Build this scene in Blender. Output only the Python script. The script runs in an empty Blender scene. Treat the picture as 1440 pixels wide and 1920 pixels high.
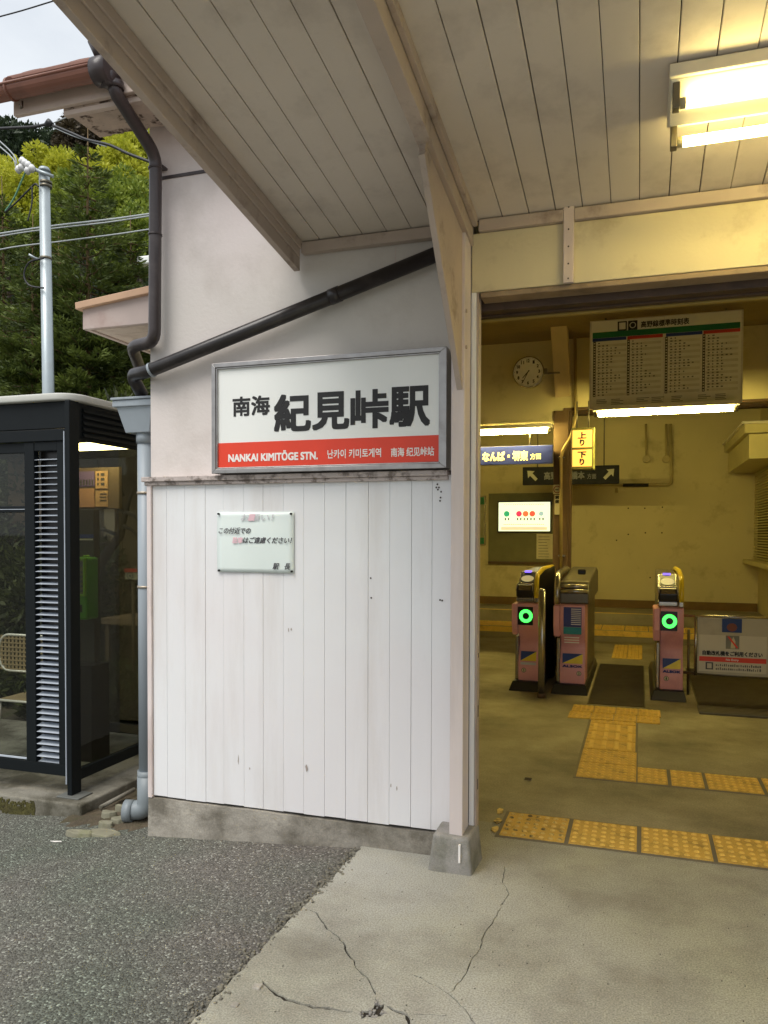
import bpy, bmesh, math, random
import numpy as np
from mathutils import Vector, Matrix, geometry
random.seed(7); rng = np.random.default_rng(7)
R = math.radians
SC = bpy.context.scene
COL = SC.collection

# ------------------------------------------------------------------ camera
F_, YAW, PIT, ROL, CY, HC = 1462., R(18.18), R(-1.343), R(.15), 1035.5, 1.42
_fw = Vector((-math.sin(YAW)*math.cos(PIT), math.cos(YAW)*math.cos(PIT), math.sin(PIT)))
_rt = Vector((math.cos(YAW), math.sin(YAW), 0)); _up = _rt.cross(_fw)
_r2 = _rt*math.cos(ROL)+_up*math.sin(ROL); _u2 = -_rt*math.sin(ROL)+_up*math.cos(ROL)
cam = bpy.data.cameras.new('camera'); camo = bpy.data.objects.new('camera', cam); COL.objects.link(camo)
m = Matrix((_r2, _u2, -_fw)).transposed().to_4x4(); m.translation = (0, 0, HC); camo.matrix_world = m
cam.sensor_fit = 'HORIZONTAL'; cam.sensor_width = 36; cam.lens = 36*F_/1440
cam.shift_y = (CY-960)/1440; cam.clip_start = .05; cam.clip_end = 900
SC.camera = camo
def at(x, y, ax, v):
    """point of the plane axis=v that the photograph shows at pixel x, y (survey of the place)"""
    d = _r2*((x-720)/F_) - _u2*((y-CY)/F_) + _fw
    o = Vector((0, 0, HC)); return o + d*((v-o[ax])/d[ax])

# ------------------------------------------------------------------ world, sun, exposure
SUN_EL, SUN_AZ = 58, 200
w = bpy.data.worlds.new('World'); SC.world = w; w.use_nodes = True
nt = w.node_tree; nt.nodes.clear(); N = nt.nodes; LK = nt.links
out = N.new('ShaderNodeOutputWorld'); bg = N.new('ShaderNodeBackground'); sky = N.new('ShaderNodeTexSky')
sky.sky_type = 'NISHITA'; sky.sun_disc = False; sky.sun_elevation = R(SUN_EL); sky.sun_rotation = R(SUN_AZ)
sky.air_density = 1.2; sky.dust_density = 2.5; sky.altitude = 300
tc = N.new('ShaderNodeTexCoord'); mp = N.new('ShaderNodeMapping'); mp.inputs['Scale'].default_value = (1, 1, 2.2)
no = N.new('ShaderNodeTexNoise'); no.inputs['Scale'].default_value = 2.6; no.inputs['Detail'].default_value = 7; no.inputs['Roughness'].default_value = .55
rp = N.new('ShaderNodeValToRGB'); rp.color_ramp.elements[0].position = .3; rp.color_ramp.elements[0].color = (.62,.62,.62,1); rp.color_ramp.elements[1].position = .62; rp.color_ramp.elements[1].color = (.97,.97,.97,1)
mx = N.new('ShaderNodeMix'); mx.data_type = 'RGBA'
mx.inputs['B'].default_value = (7.3, 7.7, 8.1, 1)       # cloud cover
LK.new(tc.outputs['Generated'], mp.inputs['Vector']); LK.new(mp.outputs[0], no.inputs['Vector']); LK.new(no.outputs[0], rp.inputs[0])
LK.new(rp.outputs[0], mx.inputs['Factor']); LK.new(sky.outputs[0], mx.inputs['A']); LK.new(mx.outputs['Result'], bg.inputs['Color'])
bg.inputs['Strength'].default_value = .085; LK.new(bg.outputs[0], out.inputs[0])
sl = bpy.data.lights.new('sun', 'SUN'); sl.energy = 2.0; sl.angle = R(40); sl.color = (1, .96, .90)
so = bpy.data.objects.new('sun', sl); COL.objects.link(so)
az = R(SUN_AZ); sd = Vector((math.sin(az)*math.cos(R(SUN_EL)), math.cos(az)*math.cos(R(SUN_EL)), math.sin(R(SUN_EL))))
so.rotation_euler = sd.to_track_quat('Z', 'Y').to_euler()
SC.view_settings.view_transform = 'Standard'; SC.view_settings.look = 'None'; SC.view_settings.gamma = 1
SC.view_settings.use_curve_mapping = False; SC.view_settings.exposure = .55
SC.cycles.use_denoising = True; SC.cycles.max_bounces = 8; SC.cycles.transparent_max_bounces = 16
SC.cycles.sample_clamp_indirect = 6
TUBE = 140.0        # radiance of the fluorescent tubes

# ------------------------------------------------------------------ helpers
def S(r, g, b): return tuple(((c/255)/12.92 if c/255 <= .04045 else ((c/255+.055)/1.055)**2.4) for c in (r, g, b))
MATS = {}
def mat(name, col, rough=.6, metal=0., var=.12, vs=6., bump=0., bs=60., dirt=None, da=.0, ds=2.2, streak=False, fine=0., fs=200., emis=None, es=0., spec=.5, coat=0., dlo=.5, dhi=.7, hue=None):
    if name in MATS: return MATS[name]
    M = bpy.data.materials.new(name); M.use_nodes = True; t = M.node_tree; n = t.nodes; l = t.links
    b = n['Principled BSDF']; b.inputs['Roughness'].default_value = rough; b.inputs['Metallic'].default_value = metal
    b.inputs['Specular IOR Level'].default_value = spec; b.inputs['Coat Weight'].default_value = coat
    if emis: b.inputs['Emission Color'].default_value = (*emis, 1); b.inputs['Emission Strength'].default_value = es
    tcn = n.new('ShaderNodeTexCoord'); vec = tcn.outputs['Object']
    def noise(sc, det=4, v=None, ro=.55):
        q = n.new('ShaderNodeTexNoise'); q.inputs['Scale'].default_value = sc; q.inputs['Detail'].default_value = det; q.inputs['Roughness'].default_value = ro
        l.new(v or vec, q.inputs['Vector']); return q.outputs[0]
    def ramp(src, a, b_, ca, cb):
        q = n.new('ShaderNodeValToRGB'); e = q.color_ramp.elements; e[0].position = a; e[1].position = b_; e[0].color = (*ca, 1); e[1].color = (*cb, 1)
        l.new(src, q.inputs[0]); return q.outputs[0]
    def mix(f, a, b_, mode='MIX'):
        q = n.new('ShaderNodeMix'); q.data_type = 'RGBA'; q.blend_type = mode
        for s, v in (('Factor', f), ('A', a), ('B', b_)):
            if isinstance(v, (int, float)): q.inputs[s].default_value = v
            elif isinstance(v, tuple): q.inputs[s].default_value = (*v[:3], 1)
            else: l.new(v, q.inputs[s])
        return q.outputs['Result']
    lo = tuple(c*(1-var) for c in col); hi = tuple(min(1, c*(1+var)) for c in col)
    c = ramp(noise(vs, 5), .3, .7, lo, hi)
    if hue: c = mix(ramp(noise(vs*.35, 3), .42, .62, (0,0,0), (1,1,1)), c, hue, 'MIX')
    if dirt:
        v = vec
        if streak:
            mpn = n.new('ShaderNodeMapping'); mpn.inputs['Scale'].default_value = (1, 1, .12); l.new(vec, mpn.inputs[0]); v = mpn.outputs[0]
        f = ramp(noise(ds, 7, v, .65), dlo, dhi, (0, 0, 0), (da,)*3)
        c = mix(f, c, dirt)
    if fine: c = mix(1., c, ramp(noise(fs, 2), .3, .7, (1-fine,)*3, (1+fine*.6,)*3), 'MULTIPLY')
    l.new(c, b.inputs['Base Color'])
    rr = n.new('ShaderNodeMapRange'); rr.inputs[3].default_value = max(.02, rough-.1*rough); rr.inputs[4].default_value = min(1, rough*1.15)
    l.new(noise(vs*2.3, 3), rr.inputs[0]); l.new(rr.outputs[0], b.inputs['Roughness'])
    if bump:
        q = n.new('ShaderNodeBump'); q.inputs['Strength'].default_value = bump; q.inputs['Distance'].default_value = .01
        l.new(noise(bs, 5), q.inputs['Height']); l.new(q.outputs[0], b.inputs['Normal'])
    MATS[name] = M; return M

class MB:
    def __init__(s): s.v = []; s.f = []; s.m = []; s.s = []
    def add(s, vs, fs, mi=0, sm=False):
        k = len(s.v); s.v += [tuple(p) for p in vs]
        for f in fs: s.f.append([i+k for i in f]); s.m.append(mi); s.s.append(sm)
        return s
    def box(s, x0, x1, y0, y1, z0, z1, mi=0):
        v = [(x, y, z) for x in (x0, x1) for y in (y0, y1) for z in (z0, z1)]
        return s.add(v, [(0,1,3,2),(4,6,7,5),(0,4,5,1),(2,3,7,6),(0,2,6,4),(1,5,7,3)], mi)
    def hexa(s, p, mi=0):      # 8 points: bottom 4 (ccw), top 4
        return s.add(p, [(3,2,1,0),(4,5,6,7),(0,1,5,4),(1,2,6,5),(2,3,7,6),(3,0,4,7)], mi)
    def quad(s, a, b, c, d, mi=0): return s.add([a, b, c, d], [(0,1,2,3)], mi)
    def prism(s, poly, ax, a, b, mi=0, sm=False):   # poly 2D in the two other axes, extruded along ax from a to b
        n = len(poly)
        def P(q, t):
            return {0: (t, q[0], q[1]), 1: (q[0], t, q[1]), 2: (q[0], q[1], t)}[ax]
        v = [P(q, a) for q in poly]+[P(q, b) for q in poly]
        fs = [tuple(range(n-1, -1, -1)), tuple(range(n, 2*n))]
        s.add(v, fs, mi)
        k = len(s.v)-2*n
        for i in range(n):
            j = (i+1) % n; s.f.append([k+i, k+j, k+n+j, k+n+i]); s.m.append(mi); s.s.append(sm)
        return s
    def tube(s, pts, r, n=14, mi=0, caps=True, bend=0., rs=None):
        P = [Vector(p) for p in pts]
        if bend > 0 and len(P) > 2:
            Q = [P[0]]
            for i in range(1, len(P)-1):
                a = (P[i-1]-P[i]); b = (P[i+1]-P[i]); d = min(bend, a.length*.45, b.length*.45)
                p0 = P[i]+a.normalized()*d; p1 = P[i]+b.normalized()*d
                for k in range(6):
                    t = k/5; Q.append(p0*(1-t)**2+P[i]*2*t*(1-t)+p1*t*t)
            Q.append(P[-1]); P = Q
        if not isinstance(r, (list, tuple)): rr = [r]*len(P)
        else: rr = r
        T = []
        for i in range(len(P)):
            a = P[min(i+1, len(P)-1)]-P[max(i-1, 0)]; T.append(a.normalized())
        u = T[0].orthogonal().normalized(); vs = []
        for i, p in enumerate(P):
            u = (u-T[i]*u.dot(T[i])).normalized(); w_ = T[i].cross(u)
            for k in range(n):
                a = 2*math.pi*k/n; vs.append(p+(u*math.cos(a)+w_*math.sin(a))*rr[i])
        k0 = len(s.v); s.v += [tuple(q) for q in vs]
        for i in range(len(P)-1):
            for k in range(n):
                a = k0+i*n+k; b = k0+i*n+(k+1) % n; s.f.append([a, b, b+n, a+n]); s.m.append(mi); s.s.append(True)
        if caps:
            s.f.append([k0+k for k in range(n-1, -1, -1)]); s.m.append(mi); s.s.append(False)
            s.f.append([k0+(len(P)-1)*n+k for k in range(n)]); s.m.append(mi); s.s.append(False)
        return s
    def disc(s, c, r, ax=1, n=24, mi=0, ry=None):
        vs = []
        for k in range(n):
            a = 2*math.pi*k/n; q = (r*math.cos(a), (ry or r)*math.sin(a))
            vs.append({0: (c[0], c[1]+q[0], c[2]+q[1]), 1: (c[0]+q[0], c[1], c[2]+q[1]), 2: (c[0]+q[0], c[1]+q[1], c[2])}[ax])
        return s.add(vs, [tuple(range(n))], mi)
    def build(s, name, mats, parent=None, bevel=0., seg=2, kind=None):
        me = bpy.data.meshes.new(name); me.from_pydata(s.v, [], s.f)
        mats = mats if isinstance(mats, (list, tuple)) else [mats]
        for q in mats: me.materials.append(q)
        me.polygons.foreach_set('material_index', s.m); me.polygons.foreach_set('use_smooth', s.s); me.update()
        o = bpy.data.objects.new(name, me); return link(o, parent, bevel, seg, kind)
def wl(o):
    v = Vector((0, 0, 0))
    while o: v = v+o.location; o = o.parent
    return v
def link(o, parent=None, bevel=0., seg=2, kind=None):
    COL.objects.link(o)
    if parent: o.parent = parent; o.location = -wl(parent)
    if bevel:
        b = o.modifiers.new('bevel', 'BEVEL'); b.width = bevel; b.segments = seg; b.limit_method = 'ANGLE'; b.angle_limit = R(40)
    if kind: o['kind'] = kind
    return o
def tag(o, label, cat, group=None):
    o['label'] = label; o['category'] = cat
    if group: o['group'] = group
    return o
def thing(name, label, cat, loc, group=None):
    o = bpy.data.objects.new(name, None); o.empty_display_size = .1; COL.objects.link(o); o.location = loc
    return tag(o, label, cat, group)
def box(name, mt, parent, *c, bevel=.003): return MB().box(*c).build(name, mt, parent, bevel)

_TC = {}
def text_geo(s):
    if s in _TC: return _TC[s]
    c = bpy.data.curves.new('t', 'FONT'); c.body = s; c.resolution_u = 3; o = bpy.data.objects.new('t', c); COL.objects.link(o)
    bpy.context.view_layer.update(); dg = bpy.context.evaluated_depsgraph_get()
    me = bpy.data.meshes.new_from_object(o.evaluated_get(dg))
    v = np.array([q.co[:] for q in me.vertices]).reshape(-1, 3)[:, :2]; f = [tuple(p.vertices) for p in me.polygons]
    bpy.data.objects.remove(o); bpy.data.meshes.remove(me); bpy.data.curves.remove(c)
    _TC[s] = (v, f); return v, f
def text(name, s, mt, parent, x0, x1, z0, z1, y, bold=0., shear=0., frame=None, label=None):
    """lettering fitted to a box on the plane Y=y facing -Y; bold = stroke growth in metres"""
    v, f = text_geo(s)
    if len(v) == 0: return None
    lo = v.min(0); hi = v.max(0); sz = np.maximum(hi-lo, 1e-6)
    bx, bz = (x1-x0-2*bold), (z1-z0-2*bold)
    q = (v-lo)/sz; X = x0+bold+q[:, 0]*bx; Z = z0+bold+q[:, 1]*bz
    if shear: X = X+(Z-(z0+z1)/2)*shear
    mb = MB(); offs = [(0, 0)]
    if bold: offs += [(bold*a, bold*b) for a, b in ((1,1),(1,-1),(-1,1),(-1,-1),(1,0),(-1,0),(0,1),(0,-1))]
    for i, (dx, dz) in enumerate(offs):
        mb.add([(a+dx, y-i*.00006, b+dz) for a, b in zip(X, Z)], [tuple(reversed(t)) if False else t for t in f])
    if frame: mb.v = [frame(p) for p in mb.v]
    o = mb.build(name, mt, parent)
    if label: o['label'] = label
    return o

# ------------------------------------------------------------------ materials
m_plaster = mat('plaster_paint', S(232,220,216), .8, var=.06, vs=1.3, bump=.15, bs=60, dirt=S(164,153,142), da=.42, ds=3.4, dlo=.5, dhi=.82, hue=S(208,203,196))
m_board = mat('board_paint', S(231,232,233), .55, var=.025, vs=2.5, bump=.08, bs=60, dirt=S(186,174,162), da=.6, ds=3.2, streak=True, dlo=.5, dhi=.85, hue=S(228,225,226))
m_trim = mat('trim_paint', S(205,190,184), .6, var=.05, vs=4, bump=.12, bs=60, dirt=S(130,112,100), da=.5, ds=6, streak=True, dlo=.55, dhi=.8)
m_worn = mat('worn_trim_paint', S(190,178,172), .75, var=.12, vs=14, bump=.4, bs=50, dirt=S(110,98,90), da=.9, ds=14, dlo=.5, dhi=.6)
m_gap = mat('dark_gap', S(70,62,58), .9, var=.3)
m_ceil = mat('canopy_board_paint', S(212,202,190), .7, var=.06, vs=1.2, bump=.1, bs=40, dirt=S(120,106,98), da=.45, ds=3.2, dlo=.5, dhi=.8)
m_grit = mat('grit', S(120,116,104), .95, var=.4, vs=30)
m_ceil2 = mat('canopy_beam_paint', S(182,167,155), .7, var=.1, vs=4, bump=.15, bs=40, dirt=S(95,72,58), da=.6, ds=6, dlo=.55, dhi=.72)
m_rooftop = mat('roof_sheet', S(90,80,76), .7)
m_found = mat('foundation_concrete', S(162,156,145), .9, var=.2, vs=4, bump=.5, bs=40, dirt=S(92,86,74), da=.8, ds=3.5, dlo=.42, dhi=.62, fine=.15, fs=150)
m_stone = mat('footing_concrete', S(150,146,140), .9, var=.15, vs=9, bump=.6, bs=25, dirt=S(105,105,90), da=.8, ds=6, dlo=.45, dhi=.65, fine=.15)
m_black = mat('sign_black', S(28,27,27), .5, var=.05)
m_white = mat('sign_white', S(238,240,236), .35, var=.02, vs=2)
m_red = mat('sign_red', S(230,66,38), .4, var=.04)
m_wlet = mat('letter_white', S(245,240,235), .4, var=.0)
m_steel = mat('sign_frame_steel', S(165,162,160), .35, .85, var=.1, vs=20, dirt=S(120,112,104), da=.4, ds=12)
m_paper = mat('laminated_paper', S(226,236,232), .3, var=.015)
m_pink = mat('faded_pink_ink', S(232,196,204), .6, var=.05)
m_grey = mat('faded_grey_ink', S(205,205,208), .6, var=.05)
m_ink = mat('ink', S(80,80,84), .6, var=.1)
m_pipe = mat('dark_pipe', S(62,54,54), .35, var=.12, vs=5, dirt=S(100,92,88), da=.35, ds=8)
m_bluepipe = mat('blue_grey_pipe', S(156,165,172), .4, var=.06, vs=4, dirt=S(110,112,110), da=.5, ds=5, streak=True)
m_band = mat('pipe_band', S(180,168,150), .4, .4, dirt=S(120,80,50), da=.7, ds=40)
m_brown = mat('roof_brown', S(134,90,74), .5, var=.12, vs=6, dirt=S(96,66,56), da=.5, ds=5)
m_rot = mat('rotten_board', S(190,172,158), .8, var=.15, vs=12, bump=.6, bs=30, dirt=S(70,52,42), da=.95, ds=9, dlo=.52, dhi=.58)
m_dark = mat('booth_metal', S(10,17,20), .55, var=.1, vs=4, spec=.25)
m_slat = mat('booth_slat', S(180,188,198), .4, 0., var=.06)
m_roofw = mat('booth_roof', S(196,196,188), .5, var=.05)
m_conc = mat('concrete', S(182,180,170), .85, var=.17, vs=1.5, bump=.18, bs=260, dirt=S(116,110,98), da=.75, ds=1.5, dlo=.42, dhi=.66, fine=.38, fs=170, hue=S(168,166,146))
m_crack = mat('crack_dirt', S(48,42,34), .95, var=.3, vs=30, bump=.5)
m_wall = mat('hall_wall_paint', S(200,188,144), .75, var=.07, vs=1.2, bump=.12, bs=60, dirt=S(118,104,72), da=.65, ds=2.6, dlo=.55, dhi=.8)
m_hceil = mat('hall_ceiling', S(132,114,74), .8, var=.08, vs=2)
m_htrim = mat('hall_trim', S(88,66,44), .6, var=.15)
m_cream = mat('cream_lintel', S(206,195,160), .6, var=.05, vs=2, bump=.12, bs=60, dirt=S(140,118,80), da=.45, ds=5, dlo=.55, dhi=.75)
m_yel = mat('tactile_yellow', S(236,198,98), .65, var=.07, vs=7, bump=.2, bs=120, dirt=S(130,100,50), da=.4, ds=9, dlo=.52, dhi=.66, fine=.15)
m_yel2 = mat('tactile_yellow_worn', S(222,190,110), .7, var=.14, vs=9, bump=.2, bs=120, dirt=S(80,66,44), da=.9, ds=12, dlo=.5, dhi=.58, fine=.15)
m_yelb = mat('tactile_yellow_base', S(218,176,84), .75, var=.10, vs=7, bump=.2, bs=120, dirt=S(110,84,44), da=.6, ds=9, dlo=.5, dhi=.66, fine=.2)
m_grout = mat('tile_grout', S(120,112,98), .9, var=.1)
m_ss = mat('stainless', S(170,165,155), .25, .9, var=.08, vs=10)
m_ssd = mat('stainless_worn', S(120,114,100), .4, .8, var=.15, vs=8)
m_gpink = mat('gate_pink', S(226,164,168), .4, var=.04, vs=3, dirt=S(160,90,95), da=.35, ds=4)
m_gdark = mat('gate_dark', S(22,20,22), .3, var=.1)
m_tubeglass = mat('lit_tube', (1, .9, .6), .3, var=0, emis=(1., .81, .24), es=TUBE)
m_tubecan = mat('lit_canopy_tube', (1, .9, .6), .3, var=0, emis=(1., .80, .30), es=21.)
m_tubeend = mat('tube_end', S(190,180,140), .4, var=.05)
m_house = mat('lamp_housing', S(220,214,196), .4, var=.04)
m_green = mat('ring_green', (0,.1,0), .5, var=0, emis=(.05,1.,.08), es=2.2)
m_blue = mat('sign_blue', S(34,44,116), .4, var=.05)
m_navy = mat('sign_navy', S(6,7,18), .8, var=.05)
m_dimlet = mat('dim_letter', S(96,96,100), .6)
m_goldlet = mat('cream_letter', S(240,226,170), .5, var=0, emis=(.9,.8,.4), es=.25)
m_lit = mat('lit_amber_panel', S(250,190,90), .5, var=.05, emis=(1.,.46,.10), es=.8)
m_litw = mat('display_screen', S(235,245,215), .4, var=.0, emis=(.92,1.,.66), es=.75)
m_purple = mat('purple_lamp', S(80,60,200), .4, emis=(.25,.15,1.), es=1.2)
m_woodd = mat('dark_track', S(78,60,46), .6, var=.2, dirt=S(50,36,28), da=.6, ds=8)

# ------------------------------------------------------------------ asphalt with relief
def asphalt_mat():
    M = bpy.data.materials.new('asphalt'); M.use_nodes = True; t = M.node_tree; n = t.nodes; l = t.links; b = n['Principled BSDF']
    tcn = n.new('ShaderNodeTexCoord'); v = tcn.outputs['Object']
    vo = n.new('ShaderNodeTexVoronoi'); vo.inputs['Scale'].default_value = 135; l.new(v, vo.inputs['Vector'])
    sep = n.new('ShaderNodeSeparateColor'); l.new(vo.outputs['Color'], sep.inputs[0])
    r1 = n.new('ShaderNodeValToRGB'); e = r1.color_ramp.elements
    e[0].position = 0; e[0].color = (.072,.067,.06,1); e[1].position = .93; e[1].color = (.205,.198,.182,1); k = e.new(.98); k.color = (.40,.40,.37,1); k = e.new(.5); k.color = (.128,.122,.110,1)
    l.new(sep.outputs[0], r1.inputs[0])
    no_ = n.new('ShaderNodeTexNoise'); no_.inputs['Scale'].default_value = 1.1; no_.inputs['Detail'].default_value = 6; l.new(v, no_.inputs['Vector'])
    r2 = n.new('ShaderNodeValToRGB'); e = r2.color_ramp.elements; e[0].position = .35; e[0].color = (.74,.86,.74,1); e[1].position = .64; e[1].color = (1.06,1.0,.97,1)
    l.new(no_.outputs[0], r2.inputs[0])
    mx_ = n.new('ShaderNodeMix'); mx_.data_type = 'RGBA'; mx_.blend_type = 'MULTIPLY'; mx_.inputs['Factor'].default_value = 1
    l.new(r1.outputs[0], mx_.inputs['A']); l.new(r2.outputs[0], mx_.inputs['B']); l.new(mx_.outputs['Result'], b.inputs['Base Color'])
    b.inputs['Roughness'].default_value = .85
    bp = n.new('ShaderNodeBump'); bp.inputs['Strength'].default_value = .9; bp.inputs['Distance'].default_value = .006
    ad = n.new('ShaderNodeMath'); ad.operation = 'MULTIPLY_ADD'; ad.inputs[1].default_value = -1.2
    n2 = n.new('ShaderNodeTexNoise'); n2.inputs['Scale'].default_value = 40; n2.inputs['Detail'].default_value = 4; l.new(v, n2.inputs['Vector'])
    l.new(vo.outputs['Distance'], ad.inputs[0]); l.new(n2.outputs[0], ad.inputs[2]); l.new(ad.outputs[0], bp.inputs['Height']); l.new(bp.outputs[0], b.inputs['Normal'])
    return M
m_asph = asphalt_mat()
def gz(x):   # ground height: the road falls away to the left
    if x > -1.2: return -.012
    return max(-.012-.072*(-1.2-x), -.22)
xs = sorted(set([-400, -150, -60, -30, -15, -8, -6, -5] + list(np.round(np.arange(-4.6, -1.15, .06), 3)) + [-1.15, -.5, 0, 2, 5, 10, 30, 100, 400]))
ys = sorted(set([-400, -100, -30, -10, -4] + list(np.round(np.arange(-1, 4.2, .06), 3)) + [4.6, 5.5, 7, 9, 12, 16, 25, 60, 150, 500]))
mb = MB(); vv = []
for x in xs:
    for y in ys:
        z = gz(x) + (random.uniform(-.0025, .0025) if -4.6 < x < -1.1 and -1 < y < 4.2 else 0)
        vv.append((x, y, z if y < 60 else z-.3))
ny = len(ys)
mb.add(vv, [(i*ny+j, (i+1)*ny+j, (i+1)*ny+j+1, i*ny+j+1) for i in range(len(xs)-1) for j in range(ny-1)], 0, True)
asph = mb.build('asphalt_road', m_asph, kind='structure')

# ------------------------------------------------------------------ concrete apron and hall floor with cracks
def px(x, y): p = at(x, y, 2, 0); return (p.x, p.y)
Z8 = lambda L: [(400+a/2.667, 1580+b/2.667) for a, b in L]
Z9 = lambda L: [(380+a/1.3585, 1480+b/1.3585) for a, b in L]
cracks = [
 (Z8([(480,335),(515,350),(545,395),(570,435),(600,455),(650,500),(665,545),(705,590),(715,630),(780,690),(800,735),(812,760)]), .0065),
 (Z8([(245,690),(300,745),(360,785),(420,800),(500,825),(570,828),(640,842),(700,846)]), .012),
 (Z8([(862,815),(900,838),(965,860),(978,900),(985,960)]), .013),
 (Z8([(1440,320),(1400,390),(1350,470),(1335,530),(1300,570),(1270,640),(1240,690),(1186,750)]), .0042),
 (Z8([(985,655),(1060,690),(1130,725),(1176,757),(1220,795),(1270,850),(1310,907),(1340,990)]), .0042),
 (Z9([(770,195),(765,240),(780,265),(757,298)]), .0035),
 (Z8([(980,862),(1060,858),(1140,866),(1180,860)]), .0028),
]
polys = []
def lens(pts, wid):
    P = [Vector(px(*p)) for p in pts]; Q = []
    for a, b in zip(P[:-1], P[1:]):          # jagged midpoints
        n_ = max(2, int((b-a).length/.018))
        for k in range(n_):
            t = k/n_; d = (b-a).orthogonal().normalized()
            Q.append(a.lerp(b, t)+d*random.uniform(-.0035, .0035)*(1 if k else 0))
    Q.append(P[-1]); L = []; Rr = []
    for i, q in enumerate(Q):
        d = (Q[min(i+1, len(Q)-1)]-Q[max(i-1, 0)]).orthogonal().normalized()
        e = wid*random.uniform(.45, 1.2)*(.25 if i in (0, len(Q)-1) else 1)
        L.append(q+d*e*.5); Rr.append(q-d*e*.5)
    return L+Rr[::-1]
for p, wd in cracks: polys.append(lens(p, wd))
hole = [Vector(px(*p)) for p in Z8([(738,838),(770,842),(800,828),(812,790),(806,775),(822,790),(838,815),(856,805),(850,835),(862,850),(835,868),(800,872),(760,872),(742,880),(733,858)])]
polys.append(hole)
ragL = []
for y_ in np.arange(-3, 3.3, .035):
    ragL.append((-1.2+.05*math.sin(y_*1.9+.8)*.4+random.uniform(-.008, .008), y_))
outer = ragL + [(-1.2, 3.34), (-2.32, 3.34), (-2.32, 3.79), (4.2, 3.79), (4.2, -3)]
verts = [Vector(p) for p in outer]; cons = [list(range(len(outer)))]
for P in polys:
    k = len(verts); verts += P; cons.append(list(range(k, k+len(P))))
ov, oe, of, _a, _b, _c = geometry.delaunay_2d_cdt(verts, [], cons, 0, 1e-5)
def inside(p, poly):
    c = False; n = len(poly); j = n-1
    for i in range(n):
        a, b = poly[i], poly[j]
        if (a[1] > p[1]) != (b[1] > p[1]) and p[0] < (b[0]-a[0])*(p[1]-a[1])/(b[1]-a[1])+a[0]: c = not c
        j = i
    return c
keep = []
for f in of:
    c = sum((ov[i] for i in f), Vector((0, 0)))/len(f)
    if not inside(c, outer): continue
    if any(inside(c, P) for P in polys): continue
    keep.append(f)
bm = bmesh.new(); bv = [bm.verts.new((p.x, p.y, 0)) for p in ov]
for f in keep:
    try: bm.faces.new([bv[i] for i in f])
    except ValueError: pass
bmesh.ops.delete(bm, geom=[v for v in bm.verts if not v.link_faces], context='VERTS')
for f in bm.faces:
    if f.normal.z < 0: f.normal_flip()
be = [e for e in bm.edges if e.is_boundary]
r_ = bmesh.ops.extrude_edge_only(bm, edges=be)
for v in [g for g in r_['geom'] if isinstance(g, bmesh.types.BMVert)]: v.co.z = -.035
me = bpy.data.meshes.new('concrete_floor'); bm.to_mesh(me); bm.free(); me.materials.append(m_conc)
floor = link(bpy.data.objects.new('concrete_floor', me), kind='structure')
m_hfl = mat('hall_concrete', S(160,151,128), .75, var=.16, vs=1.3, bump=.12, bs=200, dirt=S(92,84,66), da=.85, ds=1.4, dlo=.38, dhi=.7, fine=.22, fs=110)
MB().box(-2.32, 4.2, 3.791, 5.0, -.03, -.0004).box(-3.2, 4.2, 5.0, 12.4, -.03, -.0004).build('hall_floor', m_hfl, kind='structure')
# bed of dirt and grit at the bottom of the cracks
MB().box(-1.16, 4, .2, 3.25, -.03, -.006).build('crack_bed', m_crack, floor)
rub = MB()
for _ in range(26):
    p = hole[random.randrange(len(hole))].lerp(hole[random.randrange(len(hole))], random.random()); r0 = random.uniform(.002, .006)
    c = Vector((p.x, p.y, -.002)); v = [c+Vector((random.uniform(.6, 1)*r0*a, random.uniform(.6, 1)*r0*b, random.uniform(.5, 1)*r0*d)) for a, b, d in ((-1,-1,-1),(1,-1,-1),(1,1,-1),(-1,1,-1),(-1,-1,1),(1,-1,1),(1,1,1),(-1,1,1))]
    rub.hexa(v)
rub.build('rubble', m_stone, floor, kind='stuff')
jg = MB()
for _ in range(900):
    y = random.uniform(.6, 3.28); x = -1.205+random.gauss(0, .018)+.02*math.sin(y*1.9+.8); r0 = random.uniform(.0015, .006)*(1.6 if random.random() < .08 else 1)
    c = Vector((x-.012, y, -.007 if x < -1.2 else .001)); jg.hexa([c+Vector((random.uniform(.6, 1)*r0*a, random.uniform(.6, 1)*r0*b, random.uniform(.5, 1)*r0*d)) for a, b, d in ((-1,-1,-1),(1,-1,-1),(1,1,-1),(-1,1,-1),(-1,-1,1),(1,-1,1),(1,1,1),(-1,1,1))])
for _ in range(420):
    x = random.uniform(-3.2, 1.6); y = random.uniform(1.6, 3.2); r0 = random.uniform(.001, .0028)
    c = Vector((x, y, (gz(x) if x < -1.2 else 0)+.001)); jg.hexa([c+Vector((random.uniform(.6, 1)*r0*a, random.uniform(.6, 1)*r0*b, random.uniform(.5, 1)*r0*d)) for a, b, d in ((-1,-1,-1),(1,-1,-1),(1,1,-1),(-1,1,-1),(-1,-1,1),(1,-1,1),(1,1,1),(-1,1,1))])
jg = jg.build('road_grit', m_grit, kind='stuff'); jg['label'] = 'loose grit along the joint between asphalt and concrete'
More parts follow.
